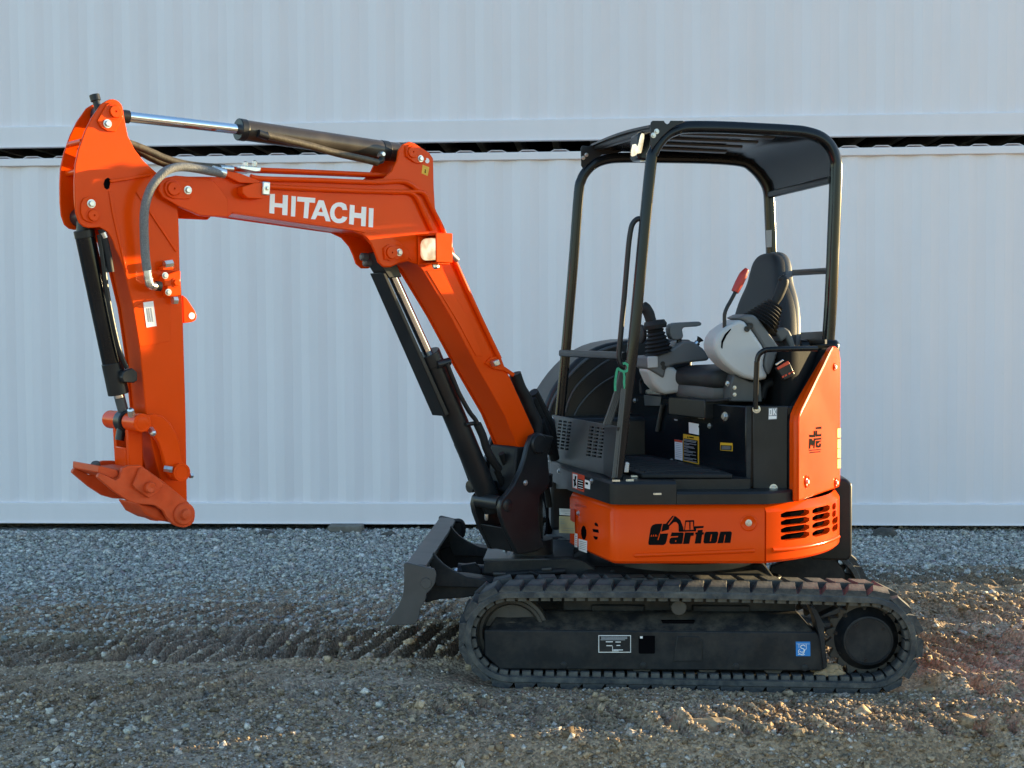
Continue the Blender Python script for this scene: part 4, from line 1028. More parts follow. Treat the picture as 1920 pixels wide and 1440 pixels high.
MB().cyl(ek + BF.U * -.02 + Vector((0, 0, -.03)), ek + BF.U * -.03 + Vector((0, 0, -.075)), .018, n=14).build('grease_boss', 'black', BK)

# linkage
LK = MB().cyl(LKp, LKp + BF.L * .115, .037, n=28).build('link_pin', 'orange', EX, bev=.004)
MB().cyl(LKp + BF.L * .175, LKp + BF.L * .30, .037, n=28).build('pin_sleeve', 'orange', LK, bev=.004)
MB().lathe(LKp, -BF.L, [(.024, -.002), (.024, .0015), (.0215, .002), (.0, .002)], 24).build('pin_end', 'orange', LK)
MB().cyl(LKp + BF.L * .11, LKp + BF.L * .18, .026).build('pin_shaft', 'steel', LK)
MB().lathe(BF.at((445, 800), -.13, 'B'), Vector((0, -.5, .9)), [(.014, 0), (.014, .028), (.008, .034), (0, .034)], 6).build('bolt', 'zinc', LK)
MB().lathe(BF.at((540, 868), -.12, 'B'), Vector((.5, -.6, -.5)), [(.014, -.01), (.014, .028), (.008, .034), (0, .034)], 6).build('bolt', 'zinc', LK)
ban = [(520, 795), (560, 790), (600, 800), (640, 838), (668, 885), (686, 940), (700, 1030), (728, 1062), (735, 1090), (715, 1118), (680, 1125), (640, 1105), (618, 1075), (612, 1035), (598, 980), (580, 930), (548, 890), (520, 875)]
SL = MB().prism(BF, ban, -.125, -.098, 'B').build('side_link', 'orange', EX, bev=.004)
MB().prism(BF, ban, .098, .125, 'B', -.125).build('far_link', 'orange', SL, bev=.004)
q_ = BF.at((697, 1082), -.155, 'B')
MB().lathe(q_, BF.L, [(0, 0), (.026, 0), (.0265, -.002), (.028, -.002), (.028, 0), (.036, 0), (.036, .07), (0, .07)], 28).build('pivot_pin', 'orange', SL, bev=.002)
MB().cyl(BF.at((608, 1062), -.13, 'B'), BF.at((650, 1068), -.15, 'B'), .0135, n=6).build('bolt', 'zinc', SL)
MB().lathe(BF.at((735, 1098), -.10, 'B'), BF.U, [(.012, 0), (.012, .012), (0, .014)], 6).build('bolt', 'zinc', SL)
tl = [(424, 868), (500, 872), (502, 1070), (436, 1070)]
TL = MB().prism(BF, tl, -.07, -.045, 'B').build('tipping_link', 'orange', EX, bev=.004)
MB().prism(BF, tl, .045, .07, 'B', -.07).build('far_link', 'orange', TL, bev=.004)
MB().prism(BF, [(424, 960), (500, 960), (502, 1066), (436, 1066)], -.0449, .0449, 'B', -.07).build('link_web', 'orange', TL, bev=.004)

# quick coupler
cp = [(275, 1108), (280, 1092), (292, 1085), (365, 1122), (385, 1110), (400, 1062), (430, 1047), (490, 1046), (620, 1138), (730, 1232), (757, 1268), (763, 1300), (757, 1328), (740, 1347), (710, 1358), (680, 1354), (655, 1343), (625, 1313), (603, 1273), (560, 1246), (480, 1240), (430, 1226), (360, 1180)]
QC = MB().prism(BF, cp, -.14, -.118, 'B').build('quick_coupler', 'orange_dirty', EX, bev=.003)
MB().prism(BF, cp, .10, .122, 'B', -.14).build('far_cheek', 'orange_dirty', QC, bev=.003)
MB().prism(BF, [(292, 1050), (385, 1072), (396, 1098), (364, 1118), (290, 1086)], -.117, .13, 'B', -.14).build('cross_block', 'orange_dirty', QC, bev=.004)
MB().prism(BF, [(500, 1240), (600, 1262), (660, 1335), (600, 1330), (540, 1300)], -.10, .099, 'B', -.14).build('cross_tube', 'orange_dirty', QC, bev=.01)
MB().prism(BF, [(400, 1070), (480, 1062), (560, 1120), (470, 1180), (420, 1150)], -.10, .099, 'B', -.14).build('hook_block', 'orange_dirty', QC, bev=.006)
MB().prism(BF, [(486, 1060), (500, 1058), (612, 1143), (545, 1206), (530, 1210), (458, 1158), (452, 1145)], -.156, -.1403, 'B').build('wear_plate', 'orange_dirty', QC, bev=.003)
MB().lathe(BF.at((530, 1156), -.156, 'B'), -BF.L, [(.022, -.002), (.022, .022), (.018, .026), (.003, .026), (0, .024)], 24).build('pivot_pin', 'orange_dirty', QC)
q_ = BF.at((706, 1290), -.14, 'B')
MB().lathe(q_, -BF.L, [(.046, -.30), (.046, .006), (.040, .012), (.022, .012), (.020, .03), (.003, .032), (0, .03)], 28).build('pivot_pin', 'orange_dirty', QC, bev=.002)
bt = BF.at((265, 1045), -.02, 'B')
MB().lathe(bt, (0, -.3, .95), [(.018, -.01), (.018, .008), (.015, .012), (0, .012)], 14).build('bolt', 'steel', QC)

# hoses over the elbow
pipe([(420, 326), (395, 321), (365, 315.5), (342, 313), (325, 315), (309, 322), (294, 337), (282, 355), (274, 378), (270.5, 400), (270, 425), (271, 455), (273, 485), (276, 507)], [-.16, -.17, -.17, -.17, -.17, -.17, -.165, -.16, -.155, -.15, -.145, -.14, -.14, -.14], .0175, 'braid', EX, name='arm_hose', n=14)
pipe([(276, 506), (277, 517), (278, 524)], -.14, .0165, 'zinc', EX, name='hose_fitting', per=2)
pipe([(279, 522), (280, 532), (285, 536), (298, 537)], [-.14, -.14, -.135, -.12], .0165, 'zinc', EX, name='hose_elbow', per=3)
pipe([(292, 536), (301, 537)], -.125, .020, 'black', EX, name='hose_fitting', per=1)
pipe([(240, 268), (262, 276), (285, 286), (310, 297), (340, 306), (370, 311), (420, 315)], -.035, .0155, 'bronze', EX, name='arm_hose', n=12)
pipe([(240, 272), (262, 284), (285, 297), (310, 307), (340, 312), (370, 314), (420, 318)], .02, .0155, 'bronze', EX, name='arm_hose', n=12)

# ---------------------------------------------------------------- upper body
ZS0, ZS1 = .553, .822           # orange skirt
P1 = Vector((.455, 6.37)); SEAM = Vector((1.150, 6.352)); CC = Vector((.80, 7.12)); RT = .844
SKF = Frame(P1.x, P1.y, math.degrees(math.atan2(SEAM.y - P1.y, SEAM.x - P1.x)))
Pf = Vector((.283, 6.92)); Pff = Vector((.22, 7.25))
def arc(a0, a1, n, r=RT, c=CC):
    return [Vector((c.x + r * math.cos(R(a0 + (a1 - a0) * i / n)), c.y + r * math.sin(R(a0 + (a1 - a0) * i / n)))) for i in range(n + 1)]
def round_corner(a, b, c, rad, n=6):
    d1 = (a - b).normalized(); d2 = (c - b).normalized(); p = b + d1 * rad; q = b + d2 * rad; out = []
    for i in range(n + 1):
        t = i / n; out.append((1 - t) ** 2 * p + 2 * t * (1 - t) * b + t * t * q)
    return out
prof = [(0, ZS0 + .012), (.012, ZS0), (.03, ZS0 + .002), (.03, ZS1 - .01), (.034, ZS1 - .004), (.026, ZS1), (.018, ZS1 - .006), (.0, ZS1 - .035)]
path1 = [Pf] + round_corner(Pf, P1, SEAM, .05) + [SEAM + (P1 - SEAM).normalized() * t for t in (.45, .25, .1, .003)]
mb = MB(); plan_sweep(mb, path1, prof)
SK1 = mb.build('side_skirt', 'orange', EX, smooth=40)
a_seam = math.degrees(math.atan2(SEAM.y - CC.y, SEAM.x - CC.x)) + .35
path2 = arc(a_seam, -9, 34)
mb = MB(); plan_sweep(mb, path2, prof)
SK2 = mb.build('rear_skirt', 'orange', EX, smooth=40)
# louvre slots cut through the rear skirt
def arc_pt(p):
    """point of the tail cylinder seen at a measured place"""
    d = ray(p); dx, dy = d.x, d.y; ex, ey = EYE.x - CC.x, EYE.y - CC.y
    A = dx * dx + dy * dy; B = 2 * (ex * dx + ey * dy); C_ = ex * ex + ey * ey - RT * RT; disc = B * B - 4 * A * C_
    t = (-B - math.sqrt(max(disc, 0))) / (2 * A)
    q = EYE + d * t; return q, math.atan2(q.y - CC.y, q.x - CC.x)
slots = []
for row, (yl, yr) in enumerate(((818, 812), (863, 855), (907, 898), (950, 938))):
    slots.append(((1437, yl), (1603, yr)))
for yl, yr in ((800, 782), (842, 822), (884, 866), (930, 912)):
    slots.append(((1620, yl), (1722, yr)))
for yl, yr, xr in ((775, 770, 1757), (818, 812, 1757), (862, 845, 1768), (905, 885, 1768)):
    slots.append(((1735, yl), (xr, yr)))
cm = MB()
for a, b in slots:
    pa, aa = arc_pt(px('H', a)); pb, ab_ = arc_pt(px('H', b)); zc_ = (pa.z + pb.z) / 2; hh = .0155; rad = hh
    n = 6; ring_pts = []
    angs = [aa + (ab_ - aa) * i / n for i in range(n + 1)]
    lo = []; hi = []
    for i, a2 in enumerate(angs):
        e = hh * (.45 if i in (0, n) else 1)
        lo.append((a2, zc_ - e)); hi.append((a2, zc_ + e))
    poly = lo + hi[::-1]
    i_ = [Vector((CC.x + (RT - .06) * math.cos(a2), CC.y + (RT - .06) * math.sin(a2), z)) for a2, z in poly]
    o_ = [Vector((CC.x + (RT + .03) * math.cos(a2), CC.y + (RT + .03) * math.sin(a2), z)) for a2, z in poly]
    k_ = len(poly); fs = []
    for i in range(n): fs += [(i, i + 1, k_ - 2 - i, k_ - 1 - i), tuple(k_ + x for x in (i, k_ - 1 - i, k_ - 2 - i, i + 1))]
    fs += [(i, (i + 1) % k_, k_ + (i + 1) % k_, k_ + i) for i in range(k_)]
    cm.add(i_ + o_, fs)
cut(SK2, cm)
inner = MB(); plan_sweep(inner, arc(a_seam + 1, 30, 20, RT - .06), [(0, ZS0 + .01), (.01, ZS0 + .01), (.01, ZS1 - .01), (0, ZS1 - .01)])
inner.build('louvre_backing', 'void', SK2)
# pressed beads
mb = MB(); mb.tube([SKF.at(p, 0, 'H') for p in ((582, 1057), (590, 1057), (930, 1044), (1280, 1029), (1288, 1029))], [.003, .010, .010, .010, .003], 10); mb.build('pressed_bead', 'orange', SK1, smooth=60)
bp_ = [arc_pt(px('H', p))[0] for p in ((1388, 1026), (1450, 1022), (1520, 1015), (1600, 1003), (1680, 985), (1735, 965), (1770, 948))]
mb = MB(); mb.tube(bp_, .011, 8); mb.build('pressed_bead', 'orange', SK2, smooth=60)
# latch in its dish, on the side skirt
def dish(parent, c, nrm, r, ang):
    MB().lathe(c, nrm, [(r, -.004), (r, .004), (r * .86, .007), (r * .72, .003), (r * .6, .001), (0, .001)], 28).build('latch_dish', 'orange', parent)
    bolt(parent, c + nrm * .001, ang, .0115)
lp = SKF.at((1250, 868), 0, 'H'); dish(SK1, lp, -SKF.L, .038, SKF.a)
# front of the skirt: side openings and stickers
SFF = Frame(Pf.x, Pf.y, math.degrees(math.atan2(P1.y - Pf.y, P1.x - Pf.x)))
def fdec(name, pts, mat, crop='N', w=0.0, t=.0015, parent=None, fr=SFF):
    return MB().prism(fr, pts, w - t, w - .0002, crop, w).build(name, mat, parent or SK1, smooth=0)
fdec('vent_hole', [(1408, 752), (1425, 770), (1438, 810), (1438, 860), (1425, 905), (1408, 914), (1390, 890), (1380, 850), (1380, 800), (1392, 765)], 'void')
fdec('vent_slot', [(1530, 725), (1545, 717), (1565, 735), (1572, 765), (1535, 752)], 'void')
fdec('vent_slot', [(1508, 790), (1572, 797), (1578, 835), (1515, 822)], 'void')
fdec('vent_slot', [(1518, 868), (1567, 880), (1562, 905), (1545, 912), (1525, 895)], 'void')
s1 = fdec('data_sticker', [(1352, 900), (1445, 925), (1443, 1060), (1352, 1028)], 'white')
for i in range(5):
    fdec('sticker_line', [(1362, 925 + i * 20), (1436, 945 + i * 20), (1436, 950 + i * 20), (1362, 931 + i * 20)], 'print_grey', w=-.0015, t=.0012)
fdec('narrow_sticker', [(1306, 838), (1336, 845), (1336, 998), (1306, 988)], 'white')
for i in range(5): fdec('sticker_line', [(1316, 868 + i * 24), (1327, 871 + i * 24), (1327, 880 + i * 24), (1316, 876 + i * 24)], 'print_red', w=-.0015, t=.0012)
fdec('tow_sticker', [(1310, 500), (1440, 535), (1440, 550), (1370, 545), (1310, 530)], 'print_red')
bolt(SK1, SFF.at((1350, 614), 0, 'N'), SFF.a, .010)
# paper tags hanging in front of the opening
PT = MB().prism(SFF, [(1130, 645), (1300, 652), (1308, 842), (1130, 836)], -.006, -.005, 'N').build('paper_tag', 'paper', EX, smooth=0)
MB().prism(SFF, [(1132, 560), (1256, 566), (1252, 640), (1134, 632)], -.006, -.005, 'N').build('paper_tag', 'white', EX, smooth=0)
MB().prism(SFF, [(1256, 560), (1302, 570), (1305, 715), (1290, 712), (1255, 690)], -.009, -.008, 'N').build('tag_pouch', 'print_red', EX, smooth=0)
for (x0, x1, y) in ((1145, 1250, 575), (1145, 1250, 588), (1195, 1250, 615), (1145, 1195, 680), (1145, 1165, 705), (1145, 1185, 725), (1175, 1290, 780), (1160, 1290, 806)):
    MB().prism(SFF, [(x0, y), (x1, y + 4), (x1, y + 7), (x0, y + 3)], -.0075, -.0065, 'N').build('tag_line', 'print_grey', PT, smooth=0)

# maker's dealer lettering on the side skirt
def sdec(name, pts, mat='print_black', w=-.0002, t=.0012, crop='S'):
    return MB().prism(SKF, pts, w - t, w, crop, 0).build(name, mat, SK1, smooth=0)
for pts in ([(248, 560), (244, 530), (272, 350), (285, 322), (300, 305), (335, 290), (422, 286), (405, 370), (388, 416), (498, 412), (478, 515), (462, 548), (435, 562)],
            [(432, 290), (480, 287), (508, 305), (514, 330), (508, 362), (412, 388)],
            [(545, 400), (690, 400), (700, 412), (680, 545), (530, 550), (512, 525), (520, 480), (545, 465), (625, 460), (628, 445), (530, 450)],
            [(715, 400), (830, 400), (828, 440), (790, 445), (770, 545), (690, 548)],
            [(880, 370), (945, 365), (940, 398), (960, 400), (955, 425), (935, 430), (920, 540), (840, 543), (860, 425), (845, 422), (850, 400), (875, 398)],
            [(985, 390), (1130, 388), (1145, 405), (1125, 520), (1105, 538), (965, 542), (952, 520), (968, 410)],
            [(1170, 390), (1300, 385), (1318, 400), (1300, 533), (1220, 535), (1238, 430), (1225, 430), (1208, 535), (1132, 540)]):
    sdec('logo_letter', pts)
for pts in ([(555, 185), (572, 186), (490, 300), (472, 285)], [(580, 188), (600, 195), (655, 240), (692, 330), (700, 388), (635, 388), (632, 300), (605, 265), (570, 268), (512, 322), (500, 310), (560, 230)],
            [(705, 372), (720, 245), (832, 241), (834, 262), (728, 266), (716, 368)], [(770, 262), (786, 262), (786, 362), (772, 364)], [(818, 262), (834, 262), (832, 360), (824, 360)],
            [(632, 374), (860, 362), (858, 385), (640, 392)], [(832, 320), (958, 316), (950, 342), (860, 348), (858, 366), (830, 362)]):
    sdec('logo_digger', pts)
for pts in ([(384, 416), (394, 416), (376, 495), (362, 495)], [(588, 505), (604, 500), (600, 520), (590, 521)], [(1050, 425), (1062, 425), (1046, 512), (1034, 512)], [(272, 452), (286, 425), (290, 450)], [(300, 450), (312, 422), (318, 448)], [(328, 450), (342, 420), (348, 446), (365, 440), (362, 448)]):
    sdec('logo_gap', pts, 'orange', -.0014, .0008)

# black floor slab of the operator's place
ZP = .930
slab_prof = [(0, ZS1 + .004), (.0, ZP - .012), (.012, ZP), (.06, ZP), (.06, ZS1 + .004)]
mb = MB(); plan_sweep(mb, [Pff + Vector((-.02, .1)), Pf + Vector((-.004, 0))] + round_corner(Pf, P1 + Vector((-.004, -.006)), SEAM, .04) + [Vector((.745, 6.357))], slab_prof)
FLOOR = mb.build('floor_edge', 'black', EX, smooth=40)
mb = MB(); plan_sweep(mb, [Vector((.747, 6.357)), SEAM + Vector((0, -.002))] + arc(a_seam + 1, a_seam + 11, 6, RT + .004), [(0, ZS1 + .004), (0, ZP - .058), (.01, ZP - .048), (.14, ZP - .048), (.14, ZS1 + .004)])
mb.build('step_edge', 'black', FLOOR, smooth=40)
def poly_slab(pts, z0, z1): return MB().slab([(p[0], p[1], z0) for p in pts], (0, 0, z1 - z0))
poly_slab([(.50, 6.42), (.745, 6.41), (.745, 6.47), (1.10, 6.47), (1.12, 6.6), (1.0, 6.75), (.65, 7.6), (.25, 7.3)], ZS1, ZP - .002).build('floor_plate', 'black', FLOOR)
# ribbed rubber mat
MAT = poly_slab([(.60, 6.50), (1.02, 6.47), (.985, 6.70), (.70, 7.50), (.36, 7.35)], ZP, ZP + .022).build('floor_mat', 'rubber_soft', FLOOR, bev=.006)
for k_ in range(9):
    a = Vector((.62 - .016 * k_, 6.56 + .085 * k_, ZP + .022)); b = Vector((.975 - .030 * k_, 6.55 + .085 * k_, ZP + .022))
    mid_ = along(a, b, .5) + Vector((0, .05, 0)); MB().tube(smooth_line([a, mid_, b], 6), .006, 6).build('mat_rib', 'rubber_soft', MAT)
for p in ((575, 520, .93),):
    MB().prism(FPF, [(535, 515), (546, 520), (542, 575), (526, 575)], -.03, -.02, 'H').build('door_stop', 'grey_light', FLOOR, bev=.003)
for p in ((588, 602), (560, 625), (480, 628), (720, 705)):
    q_ = level(px('H', p), ZP if p[1] < 700 else ZP - .048)
    MB().slab([q_ + Vector((-.018, -.006, 0)), q_ + Vector((.018, -.006, 0)), q_ + Vector((.018, .008, 0)), q_ + Vector((-.018, .008, 0))], (0, 0, .008)).build('floor_clip', 'zinc', FLOOR)
# warning stickers at the corner of the floor edge
EFF = Frame(Pf.x - .004, Pf.y, math.degrees(math.atan2(P1.y - .006 - Pf.y, P1.x - Pf.x)))
ws_ = fdec('warning_sticker', [(1280, 150), (1418, 190), (1412, 378), (1280, 330)], 'print_red', fr=EFF, parent=FLOOR)
fdec('sticker_pictogram', [(1285, 168), (1335, 180), (1332, 338), (1285, 322)], 'white', w=-.0015, t=.001, fr=EFF, parent=FLOOR)
fdec('pictogram_shape', [(1310, 190), (1326, 200), (1316, 250), (1326, 310), (1312, 300), (1298, 318), (1300, 262), (1288, 230), (1304, 235)], 'print_black', w=-.0026, t=.001, fr=EFF, parent=FLOOR)
fdec('sticker_text_field', [(1340, 225), (1406, 244), (1402, 352), (1338, 332)], 'print_black', w=-.0015, t=.001, fr=EFF, parent=FLOOR)
for i in range(4): fdec('sticker_line', [(1346, 238 + 27 * i), (1398, 252 + 27 * i), (1398, 260 + 27 * i), (1346, 246 + 27 * i)], 'white', w=-.0026, t=.0008, fr=EFF, parent=FLOOR)
fdec('small_sticker', [(1422, 235), (1482, 252), (1478, 345), (1420, 328)], 'white', fr=EFF, parent=FLOOR)
fdec('sticker_line', [(1428, 262), (1458, 270), (1455, 295), (1427, 287)], 'print_black', w=-.0015, t=.001, fr=EFF, parent=FLOOR)
bolt(FLOOR, EFF.at((1498, 250), 0, 'N'), EFF.a, .010); bolt(FLOOR, EFF.at((1132, 140), 0, 'N'), EFF.a, .010)

# front vent panel
VP = MB().prism(FPF, [(158, 800), (700, 900), (690, 960), (640, 1310), (470, 1275), (120, 1185), (130, 1120)], .0, .012, 'I').build('vent_panel', 'charcoal', EX)
cm = MB()
for row in range(9):
    for col_ in range(3):
        x = 214 + 40 * col_ - row * 3.2; y = 843 + 6.5 * col_ + row * 28
        cm.prism(FPF, [(x, y), (x + 29, y + 4), (x + 28, y + 20), (x - 1, y + 16)], -.02, .04, 'I', 0)
for row in range(9):
    for col_ in range(3):
        x = 474 + 47 * col_ - row * 3.5; y = 893 + 7.5 * col_ + row * 29.5
        cm.prism(FPF, [(x, y), (x + 37, y + 6), (x + 36, y + 23), (x - 1, y + 17)], -.02, .04, 'I', 0)
cut(VP, cm)
MB().prism(FPF, [(120, 1195), (640, 1330), (640, 1440), (120, 1420)], .004, .03, 'I').build('panel_skirt', 'charcoal', VP)
MB().prism(FPF, [(150, 830), (690, 930), (650, 1290), (130, 1130)], .07, .08, 'I').build('vent_backing', 'void', VP)
for p in ((165, 838), (657, 937), (630, 1201)): bolt(VP, FPF.at(p, 0, 'I'), FPF.a, .011)
MB().prism(FPF, [(600, 900), (712, 905), (660, 1340), (590, 1300), (590, 1000)], -.012, -.0005, 'I').build('post_gusset', 'black', VP, bev=.002)

# seat base
SBF = Frame(.956, 6.76, -69.6)
ZB = 1.262
BASE = poly_slab([(.956, 6.76), (1.09, 6.53), (1.30, 6.50), (1.45, 6.75), (1.46, 7.5), (1.2, 7.8), (.60, 7.72)], ZP - .05, ZB).build('seat_base', 'black_gloss', EX, bev=.006)
PN1 = Frame(.956, 6.76, math.degrees(math.atan2(6.53 - 6.76, 1.09 - .956)))
PN2 = Frame(1.095, 6.525, math.degrees(math.atan2(6.497 - 6.525, 1.28 - 1.095)))
MB().prism(PN2, [(1274, 188), (1478, 190), (1476, 690), (1274, 688)], -.012, -.0004, 'H').build('side_cover', 'black', BASE, bev=.004)
MB().prism(PN2, [(1236, 190), (1268, 190), (1264, 690), (1236, 668)], -.010, -.0004, 'H').build('hinge_strip', 'frame', BASE, bev=.003)
for p in ((1296, 208), (1395, 666)): bolt(BASE, PN2.at(p, -.012, 'H'), PN2.a, .014)
def bdec(name, fr, pts, mat, crop='O', w=-.0004, t=.0015):
    return MB().prism(fr, pts, w - t, w, crop, 0).build(name, mat, BASE, smooth=0)
bolt(BASE, PN1.at((1115, 250), 0, 'H'), PN1.a, .016)
bdec('caution_label', PN1, [(1333, 595), (1605, 612), (1605, 792), (1333, 770)], 'print_yellow')
bdec('label_field', PN1, [(1345, 655), (1592, 662), (1590, 778), (1345, 758)], 'print_black', w=-.002, t=.001)
for i in range(4): bdec('label_line', PN1, [(1370, 676 + 20 * i), (1570, 682 + 20 * i), (1570, 690 + 20 * i), (1370, 684 + 20 * i)], 'print_grey', w=-.0031, t=.0008)
bdec('warning_label', SBF, [(500, 402), (850, 465), (850, 1092), (500, 1010)], 'print_yellow')
bdec('label_field', SBF, [(515, 500), (828, 552), (828, 1062), (515, 985)], 'print_black', w=-.002, t=.001)
for i, (x1, dy) in enumerate(((800, 0), (790, 28), (800, 75), (640, 100), (740, 140), (760, 165), (620, 205), (785, 245), (720, 270), (790, 318), (660, 345), (800, 400), (720, 425), (805, 462))):
    bdec('label_line', SBF, [(525, 520 + dy), (x1, 520 + dy + (x1 - 525) * .17), (x1, 534 + dy + (x1 - 525) * .17), (525, 534 + dy)], 'print_grey', w=-.0031, t=.0008)
bdec('label_symbol', SBF, [(608, 448), (625, 498), (592, 492)], 'print_black', w=-.002, t=.001)
bdec('label_heading', SBF, [(640, 462), (740, 480), (740, 505), (640, 488)], 'print_black', w=-.002, t=.001)
bdec('notice_label', SBF, [(308, 525), (480, 552), (480, 1005), (312, 965)], 'white')
bdec('notice_band', SBF, [(308, 525), (480, 552), (480, 600), (308, 572)], 'print_red', w=-.002, t=.001)
for i in range(8): bdec('label_line', SBF, [(335, 610 + 42 * i), (465, 632 + 42 * i), (465, 640 + 42 * i), (335, 618 + 42 * i)], 'print_grey', w=-.002, t=.0008)
bdec('blank_label', SBF, [(622, 140), (845, 180), (848, 205), (832, 240), (848, 275), (848, 428), (628, 382)], 'white')
for p in ((1088, 222), (237, 1010), (330, 1058), (1098, 1244)): bolt(BASE, SBF.at(p, 0, 'O'), SBF.a, .010)
for pts in ([(835, 230), (868, 236), (868, 246), (835, 240)], [(958, 250), (992, 256), (992, 266), (958, 260)], [(820, 265), (838, 268), (838, 276), (820, 272)]):
    bdec('stencil_mark', SBF, pts, 'print_grey', crop='H')
okl = bdec('inspection_label', PN2, [(1366, 200), (1416, 198), (1414, 265), (1364, 268)], 'print_grey', crop='H', w=-.0125)
for pts in ([(1369, 205), (1386, 204), (1386, 242), (1369, 243)], [(1392, 204), (1398, 204), (1397, 240), (1391, 240)], [(1398, 219), (1407, 203), (1412, 203), (1402, 222), (1412, 240), (1406, 240), (1397, 226)]):
    bdec('label_mark', PN2, pts, 'white', crop='H', w=-.0142, t=.0008)
bdec('label_mark', PN2, [(1375, 212), (1380, 212), (1380, 236), (1375, 236)], 'print_grey', crop='H', w=-.0152, t=.0006)
bdec('label_mark', PN2, [(1367, 248), (1412, 246), (1411, 262), (1366, 264)], 'white', crop='H', w=-.0142, t=.0008)
# wiring loop, corrugated conduit, fittings on the base
pipe([(720, 335), (728, 290), (738, 240), (750, 180)], -.014, .011, 'steel', BASE, 'H', SBF, 'conduit', n=8)
pipe([(770, 130), (790, 95), (825, 72), (870, 95), (920, 140), (980, 158), (1060, 160), (1140, 150)], -.03, .008, 'rubber_soft', BASE, 'H', SBF, 'wiring_loom', n=8)
for p in ((590, 158), (1130, 60)): bolt(BASE, SBF.at(p, -.002, 'H'), SBF.a, .010)
MB().prism(SBF, [(640, 125), (740, 135), (735, 190), (645, 188)], -.008, -.0005, 'H').build('relay_box', 'charcoal', BASE, bev=.003)
MB().prism(SBF, [(650, 95), (700, 85), (735, 100), (735, 128), (650, 122)], -.03, .02, 'H').build('latch_block', 'zinc', BASE, bev=.006)
pipe([(628, 118), (624, 60), (630, 38), (650, 26), (672, 30)], .02, .010, 'rubber_soft', BASE, 'H', SBF, 'hydraulic_hose')

# engine cover behind the seat, tail
ENG = poly_slab([(1.27, 6.58), (1.34, 6.60), (1.46, 6.80), (1.53, 7.0), (1.56, 7.35), (1.42, 7.65), (1.15, 7.8), (1.18, 7.2)], ZB - .05, 1.535).build('engine_cover', 'matte_black', EX, bev=.03, seg=3)
poly_slab([(1.40, 7.0), (1.63, 6.97), (1.655, 7.1), (1.61, 7.4), (1.44, 7.6), (1.35, 7.4)], 1.45, 1.565).build('hood_top', 'black_gloss', ENG, bev=.03, seg=3)
# slanting black trim inside the orange cover
TRF = Frame(1.28, 6.50, 35)
# orange rear corner cover: curved sheet with a slanting front edge
CVF = Frame(1.305, 6.39, 59.7)      # flat rear corner cover, facing the low sun
uL0 = CVF.uz((1497, 880))[0]; uL1 = CVF.uz((1576.5, 800))[0]
topc = [CVF.uz(p) for p in ((1497, 795), (1498.5, 780), (1503, 768), (1515, 745), (1530, 714), (1545, 684), (1557, 659), (1562, 651), (1568, 649), (1574, 655), (1576.5, 672))]
mbO = MB(); mbO.prism_uz(CVF, [(uL1, ZS1 + .008), (uL0, ZS1 + .008)] + topc, 0, .03)
COVER = mbO.build('rear_cover', 'orange', EX, bev=.010, seg=3)
outer_b = [CVF.pt(uL0, 0, ZS1 + .008)]; outer_t = [CVF.pt(u, 0, z) for u, z in topc]
# return flange along the front and slanting edges
rim_ = [outer_b[0], along(outer_b[0], outer_t[0], .5), outer_t[0]] + [outer_t[i] for i in range(1, 8)]
off = Vector((-.028, .062, 0))
mb = MB(); k_ = len(rim_)
vs = []
for i, p in enumerate(rim_):
    w_ = 1.0 if i < 6 else max(.35, 1 - (i - 5) * .16)
    vs += [p + Vector((-.001, 0, .002)), p + off * w_ + Vector((0, 0, .004))]
mb.add(vs, [(2 * i, 2 * i + 1, 2 * i + 3, 2 * i + 2) for i in range(k_ - 1)])
fl = mb.build('cover_flange', 'orange', COVER, smooth=40); md = fl.modifiers.new('thick', 'SOLIDIFY'); md.thickness = .006; md = fl.modifiers.new('split', 'EDGE_SPLIT'); md.split_angle = R(40)
blk = [p + off * (1.0 if i < 6 else max(.35, 1 - (i - 5) * .16)) + Vector((.004, 0, -.004)) for i, p in enumerate(rim_)]
mb = MB(); vs = []
for p in blk: vs += [p, p + Vector((-.07, .36, .0))]
mb.add(vs, [(2 * i, 2 * i + 1, 2 * i + 3, 2 * i + 2) for i in range(len(blk) - 1)])
tr_ = mb.build('inner_trim', 'matte_black', COVER, smooth=40); md = tr_.modifiers.new('thick', 'SOLIDIFY'); md.thickness = .01
# cover bolts and logo
for p, r in (((1512, 903), .030), ((1567, 905), .024), ((1564, 688), .018)):
    dish(COVER, CVF.at(p, 0), -CVF.L, r, CVF.a)
def adec(name, pts, mat, crop='M', lift=0):
    return MB().prism(CVF, pts, -.0016, -.0003, crop, 0).build(name, mat, COVER, smooth=0)
for pts in ([(430, 295), (505, 285), (503, 318), (425, 322)], [(398, 345), (420, 345), (420, 395), (415, 430), (340, 432), (338, 395), (398, 398)], [(428, 340), (445, 340), (445, 390), (503, 385), (500, 418), (425, 425)],
            [(338, 450), (375, 450), (380, 470), (400, 472), (400, 445), (500, 437), (500, 462), (420, 470), (410, 580), (395, 580), (395, 520), (378, 555), (360, 520), (352, 585), (333, 588)],
            [(428, 480), (498, 475), (498, 490), (470, 495), (470, 510), (452, 512), (450, 540), (475, 538), (475, 515), (498, 512), (495, 560), (470, 572), (440, 572), (428, 555)]):
    adec('logo_letter', pts, 'print_black')
for pts in ([(335, 602), (495, 588), (495, 600), (335, 616)], [(342, 632), (488, 618), (488, 632), (342, 646)]): adec('logo_line', pts, 'print_black')
for y in (310, 455, 585, 725): adec('reflector_strip', [(720, y + 5), (762, y), (762, y + 120), (720, y + 125)], 'print_yellow')
